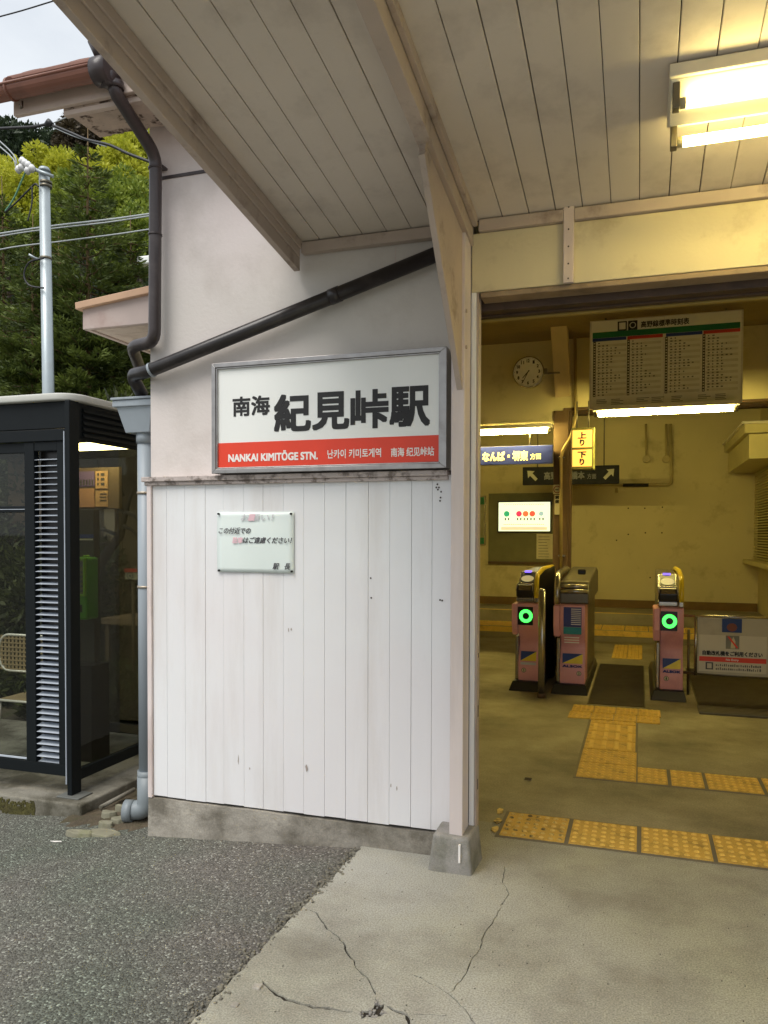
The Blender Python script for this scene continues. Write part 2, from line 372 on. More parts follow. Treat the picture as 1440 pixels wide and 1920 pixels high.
# moss and small stones along the joint between road and slab
for nm, c, s_ in (('stone', (483, 1851), .016), ('stone', (440, 1885), .014)):
    p = at(*c, 2, 0); mb = MB(); v = [p+Vector((random.uniform(.7,1)*s_*a, random.uniform(.7,1)*s_*b, random.uniform(.3,.5)*s_*d)) for a, b, d in ((-1,-1,-1),(1,-1,-1),(1,1,-1),(-1,1,-1),(-1,-1,1),(1,-1,1),(1,1,1),(-1,1,1))]
    o = mb.hexa(v).build('joint_stone', m_found, bevel=.004)
    tag(o, 'small grey stone in the joint at the crack end' if s_ > .015 else 'small grey stone lying lower in the road joint', 'stone')

# ------------------------------------------------------------------ tactile tiles
def frust(mb, x, y, z, r, h, n=8, sx=1., mi=0):
    v = []
    for zz, k in ((z, 1), (z+h, .62)):
        for i in range(n):
            a = 2*math.pi*i/n; v.append((x+r*k*sx*math.cos(a), y+r*k*math.sin(a), zz))
    f = [(i, (i+1) % n, n+(i+1) % n, n+i) for i in range(n)]+[tuple(range(n, 2*n))]
    mb.add(v, f, mi)
def tile_mesh(kind, wx, wy):
    mb = MB(); mb.box(0, wx, 0, wy, -.004, .005, 1)
    if kind == 'dot':
        nx, nyy = max(2, round(wx/.043)), max(2, round(wy/.05))
        for i in range(nx):
            for j in range(nyy): frust(mb, (i+.5)*wx/nx, (j+.5)*wy/nyy, .005, .0135, .005)
    else:
        for i in range(4):
            x = (i+.5)*wx/4; mb.add([(x-.017, .015, .005), (x+.017, .015, .005), (x+.017, wy-.015, .005), (x-.017, wy-.015, .005), (x-.011, .022, .010), (x+.011, .022, .010), (x+.011, wy-.022, .010), (x-.011, wy-.022, .010)],
                             [(4,5,6,7),(0,1,5,4),(1,2,6,5),(2,3,7,6),(3,0,4,7)])
    return mb
TM = {}
def tile(kind, x, y, wx, wy, mt=None, rz=0., z=.0):
    key = (kind, round(wx, 2), round(wy, 2), (mt or m_yel).name)
    if key not in TM:
        o = tile_mesh(kind, wx, wy).build('tactile_tile', [mt or m_yel, m_yelb], floor); TM[key] = o
    else:
        o = TM[key].copy(); COL.objects.link(o)
    o.location = Vector((x, y, .001+z)); o.rotation_euler = (random.uniform(-.004, .004), random.uniform(-.004, .004), rz+random.uniform(-.004, .004))
    return o
groutbed = MB().box(-.636, 4.1, 3.612, 3.962, -.002, .0022).box(-.36, 0, 4.645, 6.14, -.002, .0022).box(0, 4.1, 4.645, 4.985, -.002, .0022).build('grout_bed', m_grout, floor)
for i in range(14): tile('dot', -.617+i*.3178, 3.632, .298, .312, m_yel2 if i == 0 else m_yel)
for i in range(2):  tile('dot', -.343, 4.662+i*.318, .335, .306)
for i in range(3):
    tile('bar' if i < 2 else 'bar', -.341, 5.30+i*.245, .325, .236)
tile('dot', -.341, 6.035, .325, .10)
for i in range(4): tile('dot', -.52+i*.17, 6.16, .166, .22)
for i in range(4): tile('dot', -.51+i*.17, 6.39, .166, .24)
x = .0
for wx in (.172, .182, .292, .292, .292, .292, .292, .292, .292, .292): tile('dot', x, 4.665, wx-.008 if wx < .2 else wx-.01, .30); x += wx+.012
for i in range(2): tile('bar', -.30+i*.17, 9.3, .166, 1.15)
# remnants of a lifted tile beside the first one
for k, (cx, cy_) in enumerate(((938, 1522), (934, 1540), (929, 1556))):
    p = at(cx, cy_, 2, 0); mb = MB(); pts = [(p.x+random.uniform(.6, 1)*.022*math.cos(a), p.y+random.uniform(.6, 1)*.05*math.sin(a)) for a in np.linspace(0, 2*math.pi, 10)[:-1]]
    mb.prism(pts, 2, .0005, .006).build('tile_fragment', m_yel2, floor)
# floor plates between the gates
def plate(name, x0, x1, y0, y1, n, mt):
    mb = MB().box(x0, x1, y0, y1, -.002, .003)
    o = mb.build(name, mt, floor)
    r = MB()
    for i in range(n):
        y = y0+(i+.5)*(y1-y0)/n; r.box(x0+.01, x1-.01, y-.006, y+.006, .003, .006)
    r.build('rib', mt, o, kind='stuff'); return o
m_plate = mat('floor_plate', S(74,66,48), .5, .3, var=.2, vs=4, dirt=S(50,44,30), da=.5, ds=5)
plate('floor_plate', -.41, .055, 6.73, 8.85, 60, m_plate)
plate('floor_plate', .47, 1.3, 6.95, 8.85, 40, m_plate)
gr = MB().box(.46, 1.08, 6.62, 6.93, -.002, .002).build('drain_frame', mat('drain_dark', S(30,26,20), .7), floor)
for i in range(6): MB().box(.46, 1.08, 6.635+i*.05, 6.665+i*.05, .002, .012).build('drain_bar', m_ssd, gr)
p = at(990, 1462, 2, 0); mb = MB().disc((p.x, p.y, .004), .03, 2); mb.build('floor_cap', m_ssd, floor)
for i in range(5): MB().box(p.x-.02, p.x+.02, p.y-.022+i*.01, p.y-.018+i*.01, .004, .0055).build('cap_slot', m_gap, floor)

# ------------------------------------------------------------------ steps beyond the gates
s1 = MB().box(-3.19, 1.64, 10.72, 12.6, .001, .15).build('hall_step', mat('step_conc', S(140,132,112), .8, var=.12, vs=3, dirt=S(90,80,60), da=.6), kind='structure')
s2 = MB().box(-3.19, 1.64, 11.5, 12.6, .15, .30).build('upper_hall_step', MATS['step_conc'], kind='structure')
for i in range(16):
    o = tile_mesh('dot', .29, .55).build('step_tile', [m_yel, m_yel], s1) if i == 0 else st0.copy()
    if i == 0: st0 = o
    else: COL.objects.link(o)
    o.location = (-3.18+i*.30, 10.76, .151)
MB().box(-3.19, 1.62, 10.712, 10.719, .075, .149).build('riser_strip', m_yel, s1)
for i in range(16):
    o = MB().box(0, .296, 0, .05, 0, .004).build('nosing_strip', m_yel, s2) if i == 0 else st1.copy()
    if i == 0: st1 = o
    else: COL.objects.link(o)
    o.location = (-3.18+i*.30, 11.52, .301)

# ------------------------------------------------------------------ station building
Yw = 3.32; ZB = .11; ZS = 1.668; ZC = 2.757
bld = thing('station_building', 'pale pink plaster and boarded station front with an open yellow lit hall', 'building', (-1.5, Yw, 0))
MB().box(-2.325, -.70, 3.345, 3.45, 1.70, 3.75).build('plaster_wall', m_plaster, bld)
MB().box(-2.325, -.70, 3.36, 3.45, .0, 1.70).build('wall_backing', m_gap, bld)
MB().box(-2.325, -2.26, 3.46, 4.999, -.2, 3.75).build('side_wall', m_plaster, bld)
# panel joint lines of the plaster
_ja, _jb = at(300, 314, 1, 3.343), at(395, 320, 1, 3.343)
MB().box(_ja.x, _jb.x, 3.338, 3.346, _jb.z-.006, _jb.z+.008).build('joint_strip', m_pipe, bld)
MB().box(-1.05, -1.047, 3.344, 3.346, 2.56, 2.70).build('plaster_seam', m_trim, bld)
# foundation
fd = MB(); fx = np.linspace(-2.325, -.80, 26); top = [ZB-.012+random.uniform(-.003, .003) for _ in fx]
for i in range(25):
    a, b = fx[i], fx[i+1]
    fd.hexa([(a, 3.30, -.25), (b, 3.30, -.25), (b, 3.45, -.25), (a, 3.45, -.25), (a, 3.312, top[i]), (b, 3.312, top[i+1]), (b, 3.45, top[i+1]), (a, 3.45, top[i])])
fd.build('foundation', m_found, bld)
# planks
jx = [283, 313, 347, 385, 419, 457, 493, 531, 569, 608, 648, 690, 730, 771, 809, 843]
jX = [at(q, 1200, 1, Yw).x for q in jx]; jX[0] = -2.30; jX[-1] = -.752
for a, b in zip(jX[:-1], jX[1:]):
    dy = random.uniform(0, .0022); z0 = ZB+random.uniform(-.003, .003)
    g = random.choice((.0004, .0008, .0014, .0022))
    o = MB().box(a+g*.5, b-g*.5, Yw+dy, Yw+.02+dy, z0, ZS+.01).build('plank', m_board, bld, bevel=.0009)
box('plank', m_board, bld, -.70, -.678, Yw+.004, Yw+.024, ZB+.01, 2.46)
box('corner_board', mat('corner_paint', S(222,210,206), .6, var=.04, dirt=S(160,135,125), da=.6, ds=9, streak=True), bld, -2.326, -2.301, Yw-.012, Yw+.03, ZB-.01, ZS)
box('sill_rail', m_worn, bld, -2.345, -.795, Yw-.030, Yw+.03, ZS+.006, ZS+.030)
box('sill_rail', m_worn, bld, -2.335, -.795, Yw-.018, Yw+.03, ZS-.012, ZS+.0055)
# old screw holes and scuffs
for q in ((820,908),(823,914),(827,922),(818,914),(821,918),(826,933),(825,939),(695,1084),(696,1121),(825,1125),(829,1126)):
    p = at(*q, 1, Yw-.001); MB().disc((p.x, Yw-.0008, p.z), .0042, 1, 8).build('screw_hole', m_gap, bld)
for (xa, ya, h_, w_) in ((447,1425,26,3),(575,1440,20,7),(546,1180,8,4),(541,1181,10,3),(468,1441,6,4),(744,1478,14,3),(733,1473,10,3)):
    p = at(xa, ya, 1, Yw); k = .0022
    mb = MB(); pts = [(p.x+w_*k*.5*math.cos(a)*random.uniform(.4, 1), p.z+h_*k*.5*math.sin(a)*random.uniform(.6, 1)) for a in np.linspace(0, 2*math.pi, 12)[:-1]]
    mb.add([(a, Yw-.0006, b) for a, b in pts], [tuple(range(len(pts)))]).build('paint_scuff', mat('scuff', S(170,158,150), .8), bld)
# post, footing, jamb
post = thing('entrance_post', 'pale pink timber post at the entrance corner on a concrete footing, with triangular bracket', 'post', (-.73, 3.25, 0))
box('post_shaft', mat('post_paint', S(214,202,198), .5, var=.04, vs=2, dirt=S(165,150,140), da=.45, ds=4, streak=True), post, -.757, -.700, 3.20, 3.318, .125, 2.78, bevel=.004)
ft = MB(); ft.hexa([(-.842, 3.155, -.03), (-.648, 3.155, -.03), (-.640, 3.36, -.03), (-.842, 3.36, -.03), (-.822, 3.175, .152), (-.668, 3.175, .146), (-.660, 3.36, .150), (-.822, 3.36, .155)])
fo = ft.build('footing', m_stone, post, bevel=.012, seg=3)
mb = MB(); mb.prism([(3.20, 2.03), (3.20, 2.82), (2.62, 2.775), (2.60, 2.72)], 0, -.734, -.712); mb.build('knee_bracket', m_ceil2, post, bevel=.003)
mb = MB(); mb.prism([(3.198, 2.02), (3.198, 2.06), (2.615, 2.735), (2.59, 2.712)], 0, -.7325, -.7085); mb.build('bracket_rib', m_ceil2, post, bevel=.002)
for z in (2.20, 2.35): MB().tube([(-.7, 3.215, z), (-.694, 3.215, z)], .008, 10).build('bolt_head', m_ceil2, post)
for q in ((862, 1588), ):
    p = at(*q, 1, 3.165); MB().box(p.x-.004, p.x+.004, 3.155, 3.168, .05, .125).build('paint_drip', m_wlet, post)
jm = MB().box(-.677, -.668, 3.33, 3.385, .03, 2.46).build('jamb_board', mat('jamb_shade_paint', S(176,160,150), .6, var=.08, dirt=S(110,92,80), da=.7, ds=12, streak=True), bld)  # trim paint tinted darker; the jamb's shading is put into the colour
box('door_track', m_woodd, bld, -.690, -.676, 3.386, 3.42, .0, 2.44)
box('door_track', mat('track_olive', S(150,132,90), .5, .3), bld, -.694, -.684, 3.421, 3.47, .0, 2.42)
for z, h_ in ((.62, .05), (.30, .045), (.88, .02)): box('strike_slot', m_gap, bld, -.6681, -.6672, 3.355, 3.368, z, z+h_, bevel=0)
# lintel
LZ0, LZ1 = 2.456, 2.705
box('lintel_board', m_cream, bld, -.698, -.2915, Yw, Yw+.10, LZ0, LZ1)
box('lintel_board', m_cream, bld, -.2905, 4.2, Yw+.001, Yw+.10, LZ0, LZ1)
box('lintel_batten', m_trim, bld, -.312, -.270, Yw-.022, Yw-.001, LZ0-.002, LZ1+.09)
for z in (2.47, 2.53, 2.60, 2.67, 2.76): MB().tube([(-.291, Yw-.021, z), (-.291, Yw-.0245, z)], .0035, 8).build('screw_head', m_gap, bld)
box('lintel_cap', m_ceil2, bld, -.665, -.313, Yw-.022, Yw+.1, LZ1+.002, ZC-.002)
box('lintel_cap', m_ceil2, bld, -.269, 4.2, Yw-.022, Yw+.1, LZ1+.002, ZC-.002)
box('door_head', mat('door_head_brown', S(150,130,104), .7, var=.12, dirt=S(90,72,54), da=.6, ds=7), bld, -.66, 4.2, Yw+.004, Yw+.10, 2.432, LZ0-.002)
box('door_head', m_woodd, bld, -.70, 4.2, Yw+.10, Yw+.16, 2.40, 2.46)
box('door_rail', m_woodd, bld, -.70, 4.2, Yw+.165, Yw+.20, 2.392, 2.455)
box('door_rail', mat('rail_olive', S(150,128,60), .5), bld, -.70, 4.2, Yw+.205, Yw+.235, 2.385, 2.455)
MB().box(-2.3, 4.2, Yw+.1, Yw+.2, 2.46, 3.9).build('inner_header', m_wall, bld)
# wall plate under the canopy boards on the left
box('wall_plate', m_ceil2, bld, -1.488, -.86, Yw-.02, Yw+.02, ZC-.052, ZC-.003)
box('plate_end_gap', m_gap, bld, -.860, -.845, Yw-.024, Yw, ZC-.07, ZC+.03)

# hall shell
HZ = 3.55
MB().box(-3.19, 1.64, 12.5, 12.6, -.1, 4).build('back_wall', m_wall, bld)
MB().box(1.64, 1.74, 3.5, 12.5, -.1, 4).build('hall_side_wall', m_wall, bld)
MB().box(4.2, 4.3, 3.3, 3.6, -.1, 4).box(1.64, 4.3, 5.2, 5.3, -.1, 4).box(4.2, 4.3, 3.5, 5.3, -.1, 4).build('hall_end_wall', m_wall, bld)
MB().box(-3.3, -2.325, 5.0, 5.1, -.2, 4).box(-3.3, -3.2, 5.1, 12.6, -.2, 4).build('left_hall_wall', m_wall, bld)
for i in range(46):
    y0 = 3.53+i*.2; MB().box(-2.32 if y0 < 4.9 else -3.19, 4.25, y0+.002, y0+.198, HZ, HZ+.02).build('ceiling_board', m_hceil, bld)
MB().box(-2.33, 4.3, 3.42, 5.1, HZ+.03, HZ+.1).box(-3.3, 4.3, 5.1, 12.7, HZ+.03, HZ+.1).build('hall_roof', m_rooftop, bld)
YH = 8.75
xl = -2.6; xs_ = at(1055, 765, 1, YH).x; zb1 = at(905, 802, 1, YH).z; zb2 = at(1055, 765, 1, YH).z; zt = at(905, 640, 1, YH).z
MB().box(-3.19, xs_, YH, YH+.12, zb1, HZ-.001).build('header_wall', m_wall, bld)
MB().box(xs_, 1.64, YH, YH+.12, zb2, HZ-.001).build('header_wall', m_wall, bld)
box('header_trim', m_htrim, bld, -3.19, xs_+.01, YH-.012, YH+.13, zb1-.03, zb1-.001)
box('header_trim', m_htrim, bld, xs_+.012, 1.63, YH-.012, YH+.13, zb2-.03, zb2-.001)
box('crown_trim', m_htrim, bld, -3.19, xs_-.1, YH-.03, YH-.001, zt-.01, zt+.07)
box('crown_trim', m_htrim, bld, xs_+.02, 1.63, YH-.03, YH-.001, zt-.01, zt+.07)
# beam behind
box('cross_beam', m_htrim, bld, -3.19, 1.63, 10.6, 10.75, 3.0, HZ-.001)
cx0, cx1 = at(1037, 1000, 1, YH).x, at(1068, 1000, 1, YH).x
clm = thing('hall_column', 'dark brown square column between the ticket gates carrying a conduit', 'column', ((cx0+cx1)/2, YH+.05, 0))
box('column_shaft', mat('column_brown', S(92,70,44), .6, var=.15, vs=3), clm, cx0, cx1-.02, YH-.02, YH+.14, 0, zb2-.031)
box('column_edge', m_htrim, clm, cx1-.019, cx1+.01, YH, YH+.14, 0, zb2-.031)
q = [at(1078, 625, 1, YH-.04), at(1080, 780, 1, YH-.04), at(1073, 815, 1, YH-.05), at(1052, 848, 1, YH-.05), at(1052, 1085, 1, YH-.05)]
MB().tube(q, .017, 12, bend=.12).build('conduit', mat('conduit_paint', S(170,150,95), .5), clm)
for yy in (858, 1042): p = at(1053, yy, 1, YH-.05); box('conduit_clip', m_ss, clm, p.x-.04, p.x+.04, YH-.06, YH-.021, p.z-.01, p.z+.01)
# slanted board over the column
a1, a2 = at(1031, 600, 1, 8.15), at(1062, 598, 1, 8.15); b1, b2 = at(1041, 746, 1, 8.7), at(1070, 742, 1, 8.7)
mb = MB(); t_ = Vector((0, .12, .06))
mb.hexa([b1, b2, b2+t_, b1+t_, a1, a2, a2+t_, a1+t_]); sb = mb.build('slanted_brace', mat('brace_cream', S(196,176,130), .6, var=.05), clm, bevel=.004)

# ------------------------------------------------------------------ canopy
SL = .15
def cz(y): return ZC+SL*(Yw-y)
can = thing('entrance_canopy', 'sloping timber canopy with pale painted boards over the station entrance', 'canopy', (-.7, Yw, ZC))
YF = .35
x = -1.497; cj = [-1.497, -1.415, -1.302]
cj = [-1.499, -1.40, -1.30, -1.193, -1.078, -.966, -.857, -.742]
cj += [-.680, -.565, -.454, -.345, -.237, -.125, -.016, .095]
while cj[-1] < 4.2: cj.append(cj[-1]+.112)
for i, (a, b) in enumerate(zip(cj[:-1], cj[1:])):
    if abs(a+.742) < .001: continue
    g = .0012+random.uniform(0, .0012); dz = random.uniform(0, .0025); a += g; b -= g
    mb = MB(); mb.hexa([(a, YF, cz(YF)+dz), (b, YF, cz(YF)+dz), (b, Yw-.001, cz(Yw)+dz), (a, Yw-.001, cz(Yw)+dz), (a, YF, cz(YF)+.015+dz), (b, YF, cz(YF)+.015+dz), (b, Yw-.001, cz(Yw)+.015+dz), (a, Yw-.001, cz(Yw)+.015+dz)])
    mb.build('ceiling_plank', m_ceil, can, bevel=.0015, seg=1)
def sloped(name, mt, x0, x1, y0, y1, d0, d1, par=can, bevel=.003):
    return MB().hexa([(x0, y0, cz(y0)+d0), (x1, y0, cz(y0)+d0), (x1, y1, cz(y1)+d0), (x0, y1, cz(y1)+d0), (x0, y0, cz(y0)+d1), (x1, y0, cz(y0)+d1), (x1, y1, cz(y1)+d1), (x0, y1, cz(y1)+d1)]).build(name, mt, par, bevel)
sloped('roof_deck', m_gap, -1.53, 4.2, YF, Yw+.05, .022, .05)
sloped('roof_sheet', m_brown, -1.60, 4.2, YF-.05, Yw+.1, .055, .075)
sloped('beam', m_ceil2, -.742, -.690, YF, Yw-.002, -.105, .018)
sloped('beam_moulding', m_ceil2, -.689, -.668, YF, Yw-.024, -.035, .014)
sloped('beam_moulding', m_ceil2, -.762, -.743, YF, 2.85, -.03, .014)
sloped('fascia_board', m_ceil2, -1.530, -1.500, YF, Yw-.002, -.128, .05)
sloped('fascia_fillet', m_ceil2, -1.4995, -1.482, YF, Yw-.024, -.04, -.001)
sloped('fascia_fillet', m_ceil2, -1.4995, -1.4895, YF, Yw-.024, -.075, -.0405)
MB().box(-1.53, 4.2, YF-.04, YF, cz(YF)-.12, cz(YF)+.06).build('front_fascia', m_ceil2, can)
for (qx, qy, rk_) in ((272, 103, .004), (291, 128, .004), (365, 218, .006), (395, 252, .005), (410, 273, .007), (448, 315, .007), (484, 359, .006)):
    p = at(qx, qy, 0, -1.4890); mb = MB(); mb.add([(-1.4890, p.y+rk_*random.uniform(.6, 1)*math.cos(a), p.z+rk_*random.uniform(.6, 1)*math.sin(a)) for a in np.linspace(0, 2*math.pi, 9)[:-1]], [tuple(range(8))]); mb.build('wood_knot', m_woodd, can)

# ------------------------------------------------------------------ upper eave with gutter
m_eave = mat('eave_board', S(200,184,172), .7, var=.08, vs=4, bump=.15, bs=40, dirt=S(140,120,105), da=.5, ds=6)
m_shadb = mat('eave_shade_brown', S(120,100,88), .7, var=.1)  # dark tone holds the shade between gutter and fascia
ev = thing('upper_eave', 'overhanging tiled roof eave with brown gutter and rotten soffit board', 'roof', (-2.5, 3.0, 3.4))
ZE = .03
xL = at(25, 200, 1, 3.02).x
box('eave_fascia', m_eave, ev, xL, -.6, 3.02, 3.045, 3.375+ZE, 3.51+ZE)
box('eave_fascia', m_shadb, ev, xL, -.6, 3.00, 3.019, 3.45+ZE, 3.53+ZE)  # dark strip standing for the shade behind the gutter
x0 = at(128, 210, 1, 3.08).x; x1 = at(277, 200, 1, 3.2).x
sf = MB(); n_ = 16; xsq = np.linspace(x0, -1.55, n_)
for i in range(n_-1):
    a, b = xsq[i], xsq[i+1]; dy1 = random.uniform(0, .02); dy2 = random.uniform(0, .03)
    sf.hexa([(a, 3.048, 3.37+ZE), (b, 3.048, 3.37+ZE), (b, 3.32-dy1, 3.37+ZE), (a, 3.32-dy2, 3.37+ZE), (a, 3.048, 3.40+ZE), (b, 3.048, 3.40+ZE), (b, 3.33, 3.42+ZE), (a, 3.33, 3.42+ZE)])
sf.build('rotten_soffit', m_rot, ev)
box('eave_lath', m_eave, ev, x0, -1.55, 3.047, 3.075, 3.345+ZE, 3.369+ZE)
mb = MB(); mb.prism([(3.0, 3.535+ZE), (3.6, 3.75+ZE), (3.6, 3.78+ZE), (3.0, 3.555+ZE)], 0, xL-.02, -.6); mb.build('roof_slab', m_brown, ev, bevel=.004)
ztile = at(130, 124, 1, 3.01).z
for i in range(7):   # roof tiles along the eave edge
    xa = xL-.01+i*.27; mb = MB(); pr = []
    for k in range(9):
        a = math.pi*k/8; pr.append((xa+.13-.125*math.cos(a), ztile+.022*math.sin(a)))
    mb.prism(pr+[(xa+.25, ztile-.015), (xa+.005, ztile-.015)], 1, 3.01, 3.25); mb.build('roof_tile', m_brown, ev)
gut = MB(); gy, gr_ = 2.95, .047; gzc = at(170, 134, 1, 2.95).z; xg1 = at(182, 130, 1, 2.95).x
arc = [(gy+gr_*math.cos(a), gzc+gr_*math.sin(a)) for a in np.linspace(math.pi, 2*math.pi, 12)]
arc = arc+[(gy+(gr_-.006)*math.cos(a), gzc+(gr_-.006)*math.sin(a)) for a in np.linspace(2*math.pi, math.pi, 12)]
for i in range(11):
    a, b = arc[i], arc[i+1]; c, d = arc[22-i], arc[23-i]
    x0_, x1_ = -3.6, at(190, 134, 1, 2.95).x
    gut.add([(x0_, *a), (x1_, *a), (x1_, *b), (x0_, *b)], [(0,1,2,3)], 0, True); gut.add([(x0_, *d), (x1_, *d), (x1_, *c), (x0_, *c)], [(3,2,1,0)], 0, True)
gut.tube([(x0_, gy-gr_, gzc), (x1_, gy-gr_, gzc)], .007, 8); gut.tube([(x0_, gy+gr_, gzc), (x1_, gy+gr_, gzc)], .007, 8)
gut.build('gutter', m_brown, ev)
xg = at(20, 165, 1, 2.95).x
MB().tube([(xg, gy, gzc-.003), (xg+.012, gy, gzc-.003)], .051, 20).build('gutter_joint', m_brown, ev)
MB().tube([(xg+.03, gy+.04, gzc-.04), (xg+.03, gy+.04, gzc-.07), (xg+.03, gy+.03, gzc-.08), (xg+.03, gy+.02, gzc-.065)], .004, 6).build('gutter_hook', m_ssd, ev)

# downpipe from the upper gutter
dp = thing('corner_downpipe', 'dark brown downpipe running from the upper gutter down the wall corner', 'downpipe', (-2.27, 3.25, 2.4))
pA = at(192, 134, 1, 2.95); pB = at(216, 165, 1, 2.99); pC = Vector((pB.x, pB.y, pB.z-.02))
MB().tube([pA+Vector((-.035, 0, 0)), pA+Vector((-.03, 0, 0)), pA+Vector((.05, 0, 0))], [.056, .062, .062], 18).tube([pA+Vector((.004, 0, -.02)), pC+Vector((-.002, 0, .05))], [.050, .036], 16).build('outlet', m_pipe, dp)
MB().tube([pA+Vector((-.035, -.02, .13)), pA+Vector((-.005, 0, .055))], .024, 10).build('outlet_spout', m_pipe, dp)
pD = at(292, 292, 1, 3.275); pE = at(290, 640, 1, 3.275); pF = Vector((-2.40, 3.275, pE.z-.055)); 
pF = at(247, 650, 1, 3.36); pG = at(262, 690, 1, 3.62)
MB().tube([pC+Vector((-.002, 0, .045)), pC, pD, pE, pF, pG], .030, 16, bend=.06).build('pipe', m_pipe, dp)
MB().tube([pC+Vector((0,0,.045)), pC+Vector((0,0,.015))], .038, 16).build('collar', m_pipe, dp)
for yy in (442, 318): p = at(291, yy, 1, 3.275); MB().tube([p, p+Vector((0, 0, .008))], .034, 16).build('collar', m_pipe, dp)
box('wall_clip', m_pipe, dp, -2.28, -2.22, 3.3, 3.345, 3.20, 3.212)

# slanting drain pipe
sp = thing('slanting_drain_pipe', 'black drain pipe slanting down across the pink wall above the station sign', 'drain pipe', (-1.6, 3.27, 2.4))
q0 = at(830, 472, 1, 3.285); q1 = at(276, 697, 1, 3.285); q2 = at(246, 703, 1, 3.36); q3 = at(243, 745, 1, 3.42)
MB().tube([q0, q1, q2, Vector((q2.x+.01, 3.44, q2.z-.09))], .0325, 18, bend=.06).build('pipe', mat('black_pipe', S(40,36,36), .3, var=.1, vs=5, dirt=S(90,84,80), da=.25, ds=9), sp)
dxy = (q0-q1).normalized()
MB().tube([q1+dxy*.02, q1+dxy*.032], .036, 18).build('band', m_bluepipe, sp)
MB().tube([q1.lerp(q0, .65), q1.lerp(q0, .65)+dxy*.05], .0355, 18).build('socket', MATS['black_pipe'], sp)

# hopper and blue grey downpipe
hp = thing('hopper_downpipe', 'blue grey rain hopper with straight downpipe standing left of the white boards', 'downpipe', (-2.5, 3.48, 0))
def hop(zt_, zb_, xa, xb, xc, xd, y0, y1, y2, y3):
    return MB().hexa([(xc, y2, zb_), (xd, y2, zb_), (xd, y3, zb_), (xc, y3, zb_), (xa, y0, zt_), (xb, y0, zt_), (xb, y1, zt_), (xa, y1, zt_)])
HT = at(215, 748, 1, 3.42); HBt = at(235, 812, 1, 3.44)
xa = HT.x+.005; xb = xa+.235
hop(HT.z-.04, HBt.z, xa+.01, xb-.01, xa+.045, xb-.045, 3.41, 3.60, 3.44, 3.57).build('hopper_bowl', m_bluepipe, hp, bevel=.004)
box('hopper_rim', m_bluepipe, hp, xa-.006, xb+.006, 3.40, 3.61, HT.z-.045, HT.z-.012)
box('hopper_lip', m_bluepipe, hp, xa-.012, xb+.012, 3.392, 3.618, HT.z-.011, HT.z+.002)
pcx = at(265, 1000, 1, 3.46).x; zg = gz(pcx)
MB().tube([(pcx, 3.50, HBt.z), (pcx, 3.50, .12)], .042, 20).build('pipe', m_bluepipe, hp)
MB().tube([(pcx, 3.50, HBt.z+.01), (pcx, 3.50, HBt.z-.05)], .048, 20).build('socket', m_bluepipe, hp)
MB().tube([(pcx, 3.50, .14), (pcx, 3.50, -.04), (pcx-.11, 3.47, -.05)], .051, 20, bend=.09).build('elbow', mat('grey_elbow', S(126,134,138), .45, var=.06), hp)
MB().tube([(pcx-.07, 3.48, -.05), (pcx-.115, 3.468, -.05)], .058, 20).build('elbow_socket', MATS['grey_elbow'], hp)
MB().tube([(pcx, 3.50, .17), (pcx, 3.50, .12)], .050, 20).build('elbow_socket', MATS['grey_elbow'], hp)
for yy in (926, 1103, 1459):
    p = at(262, yy, 1, 3.46); MB().tube([(pcx, 3.50, p.z), (pcx, 3.50, p.z+.012)], .046, 20).box(pcx+.03, pcx+.18, 3.485, 3.492, p.z, p.z+.012).build('pipe_band', m_band, hp)

# ------------------------------------------------------------------ station name sign
sg = thing('station_name_sign', 'large station name board with black Japanese lettering over a red strip', 'sign', (-1.36, 3.3, 1.7))
X0, X1, Z0, Z1 = -1.932, -.792, 1.704, 2.222; YS = 3.262
def mitre(name, p, mt, par): MB().hexa(p).build(name, mt, par, bevel=.0015)
fwid = .028
def fr(name, par, X0, X1, Z0, Z1, y0, y1, wdt, mt, wr=None):
    wr = wr or wdt
    mitre(name, [(X0, y0, Z1), (X1, y0, Z1), (X1, y1, Z1), (X0, y1, Z1), (X0+wdt, y0, Z1-wdt), (X1-wr, y0, Z1-wdt), (X1-wr, y1, Z1-wdt), (X0+wdt, y1, Z1-wdt)][::-1], mt, par)
    mitre(name, [(X0+wdt, y0, Z0+wdt), (X1-wr, y0, Z0+wdt), (X1-wr, y1, Z0+wdt), (X0+wdt, y1, Z0+wdt), (X0, y0, Z0), (X1, y0, Z0), (X1, y1, Z0), (X0, y1, Z0)][::-1], mt, par)
    mitre(name, [(X0, y0, Z0), (X0, y1, Z0), (X0, y1, Z1), (X0, y0, Z1), (X0+wdt, y0, Z0+wdt), (X0+wdt, y1, Z0+wdt), (X0+wdt, y1, Z1-wdt), (X0+wdt, y0, Z1-wdt)], mt, par)
    mitre(name, [(X1-wr, y0, Z0+wdt), (X1-wr, y1, Z0+wdt), (X1-wr, y1, Z1-wdt), (X1-wr, y0, Z1-wdt), (X1, y0, Z0), (X1, y1, Z0), (X1, y1, Z1), (X1, y0, Z1)], mt, par)
fr('frame_bar', sg, X0, X1, Z0, Z1, YS, 3.344, .020, m_steel, .028)
fr('frame_bead', sg, X0+.0205, X1-.0285, Z0+.0205, Z1-.0205, YS+.006, YS+.03, .007, m_steel)
box('sign_panel', m_white, sg, X0+.02, X1-.03, YS+.016, YS+.03, Z0+.02, Z1-.02, bevel=0)
YP = YS+.0155
zr1 = at(416.5, 831, 1, YP).z; zr0 = Z0+.029
MB().box(X0+.0285, X1-.0365, YP-.001, YP+.0005, zr0, zr1).build('red_strip', m_red, sg)
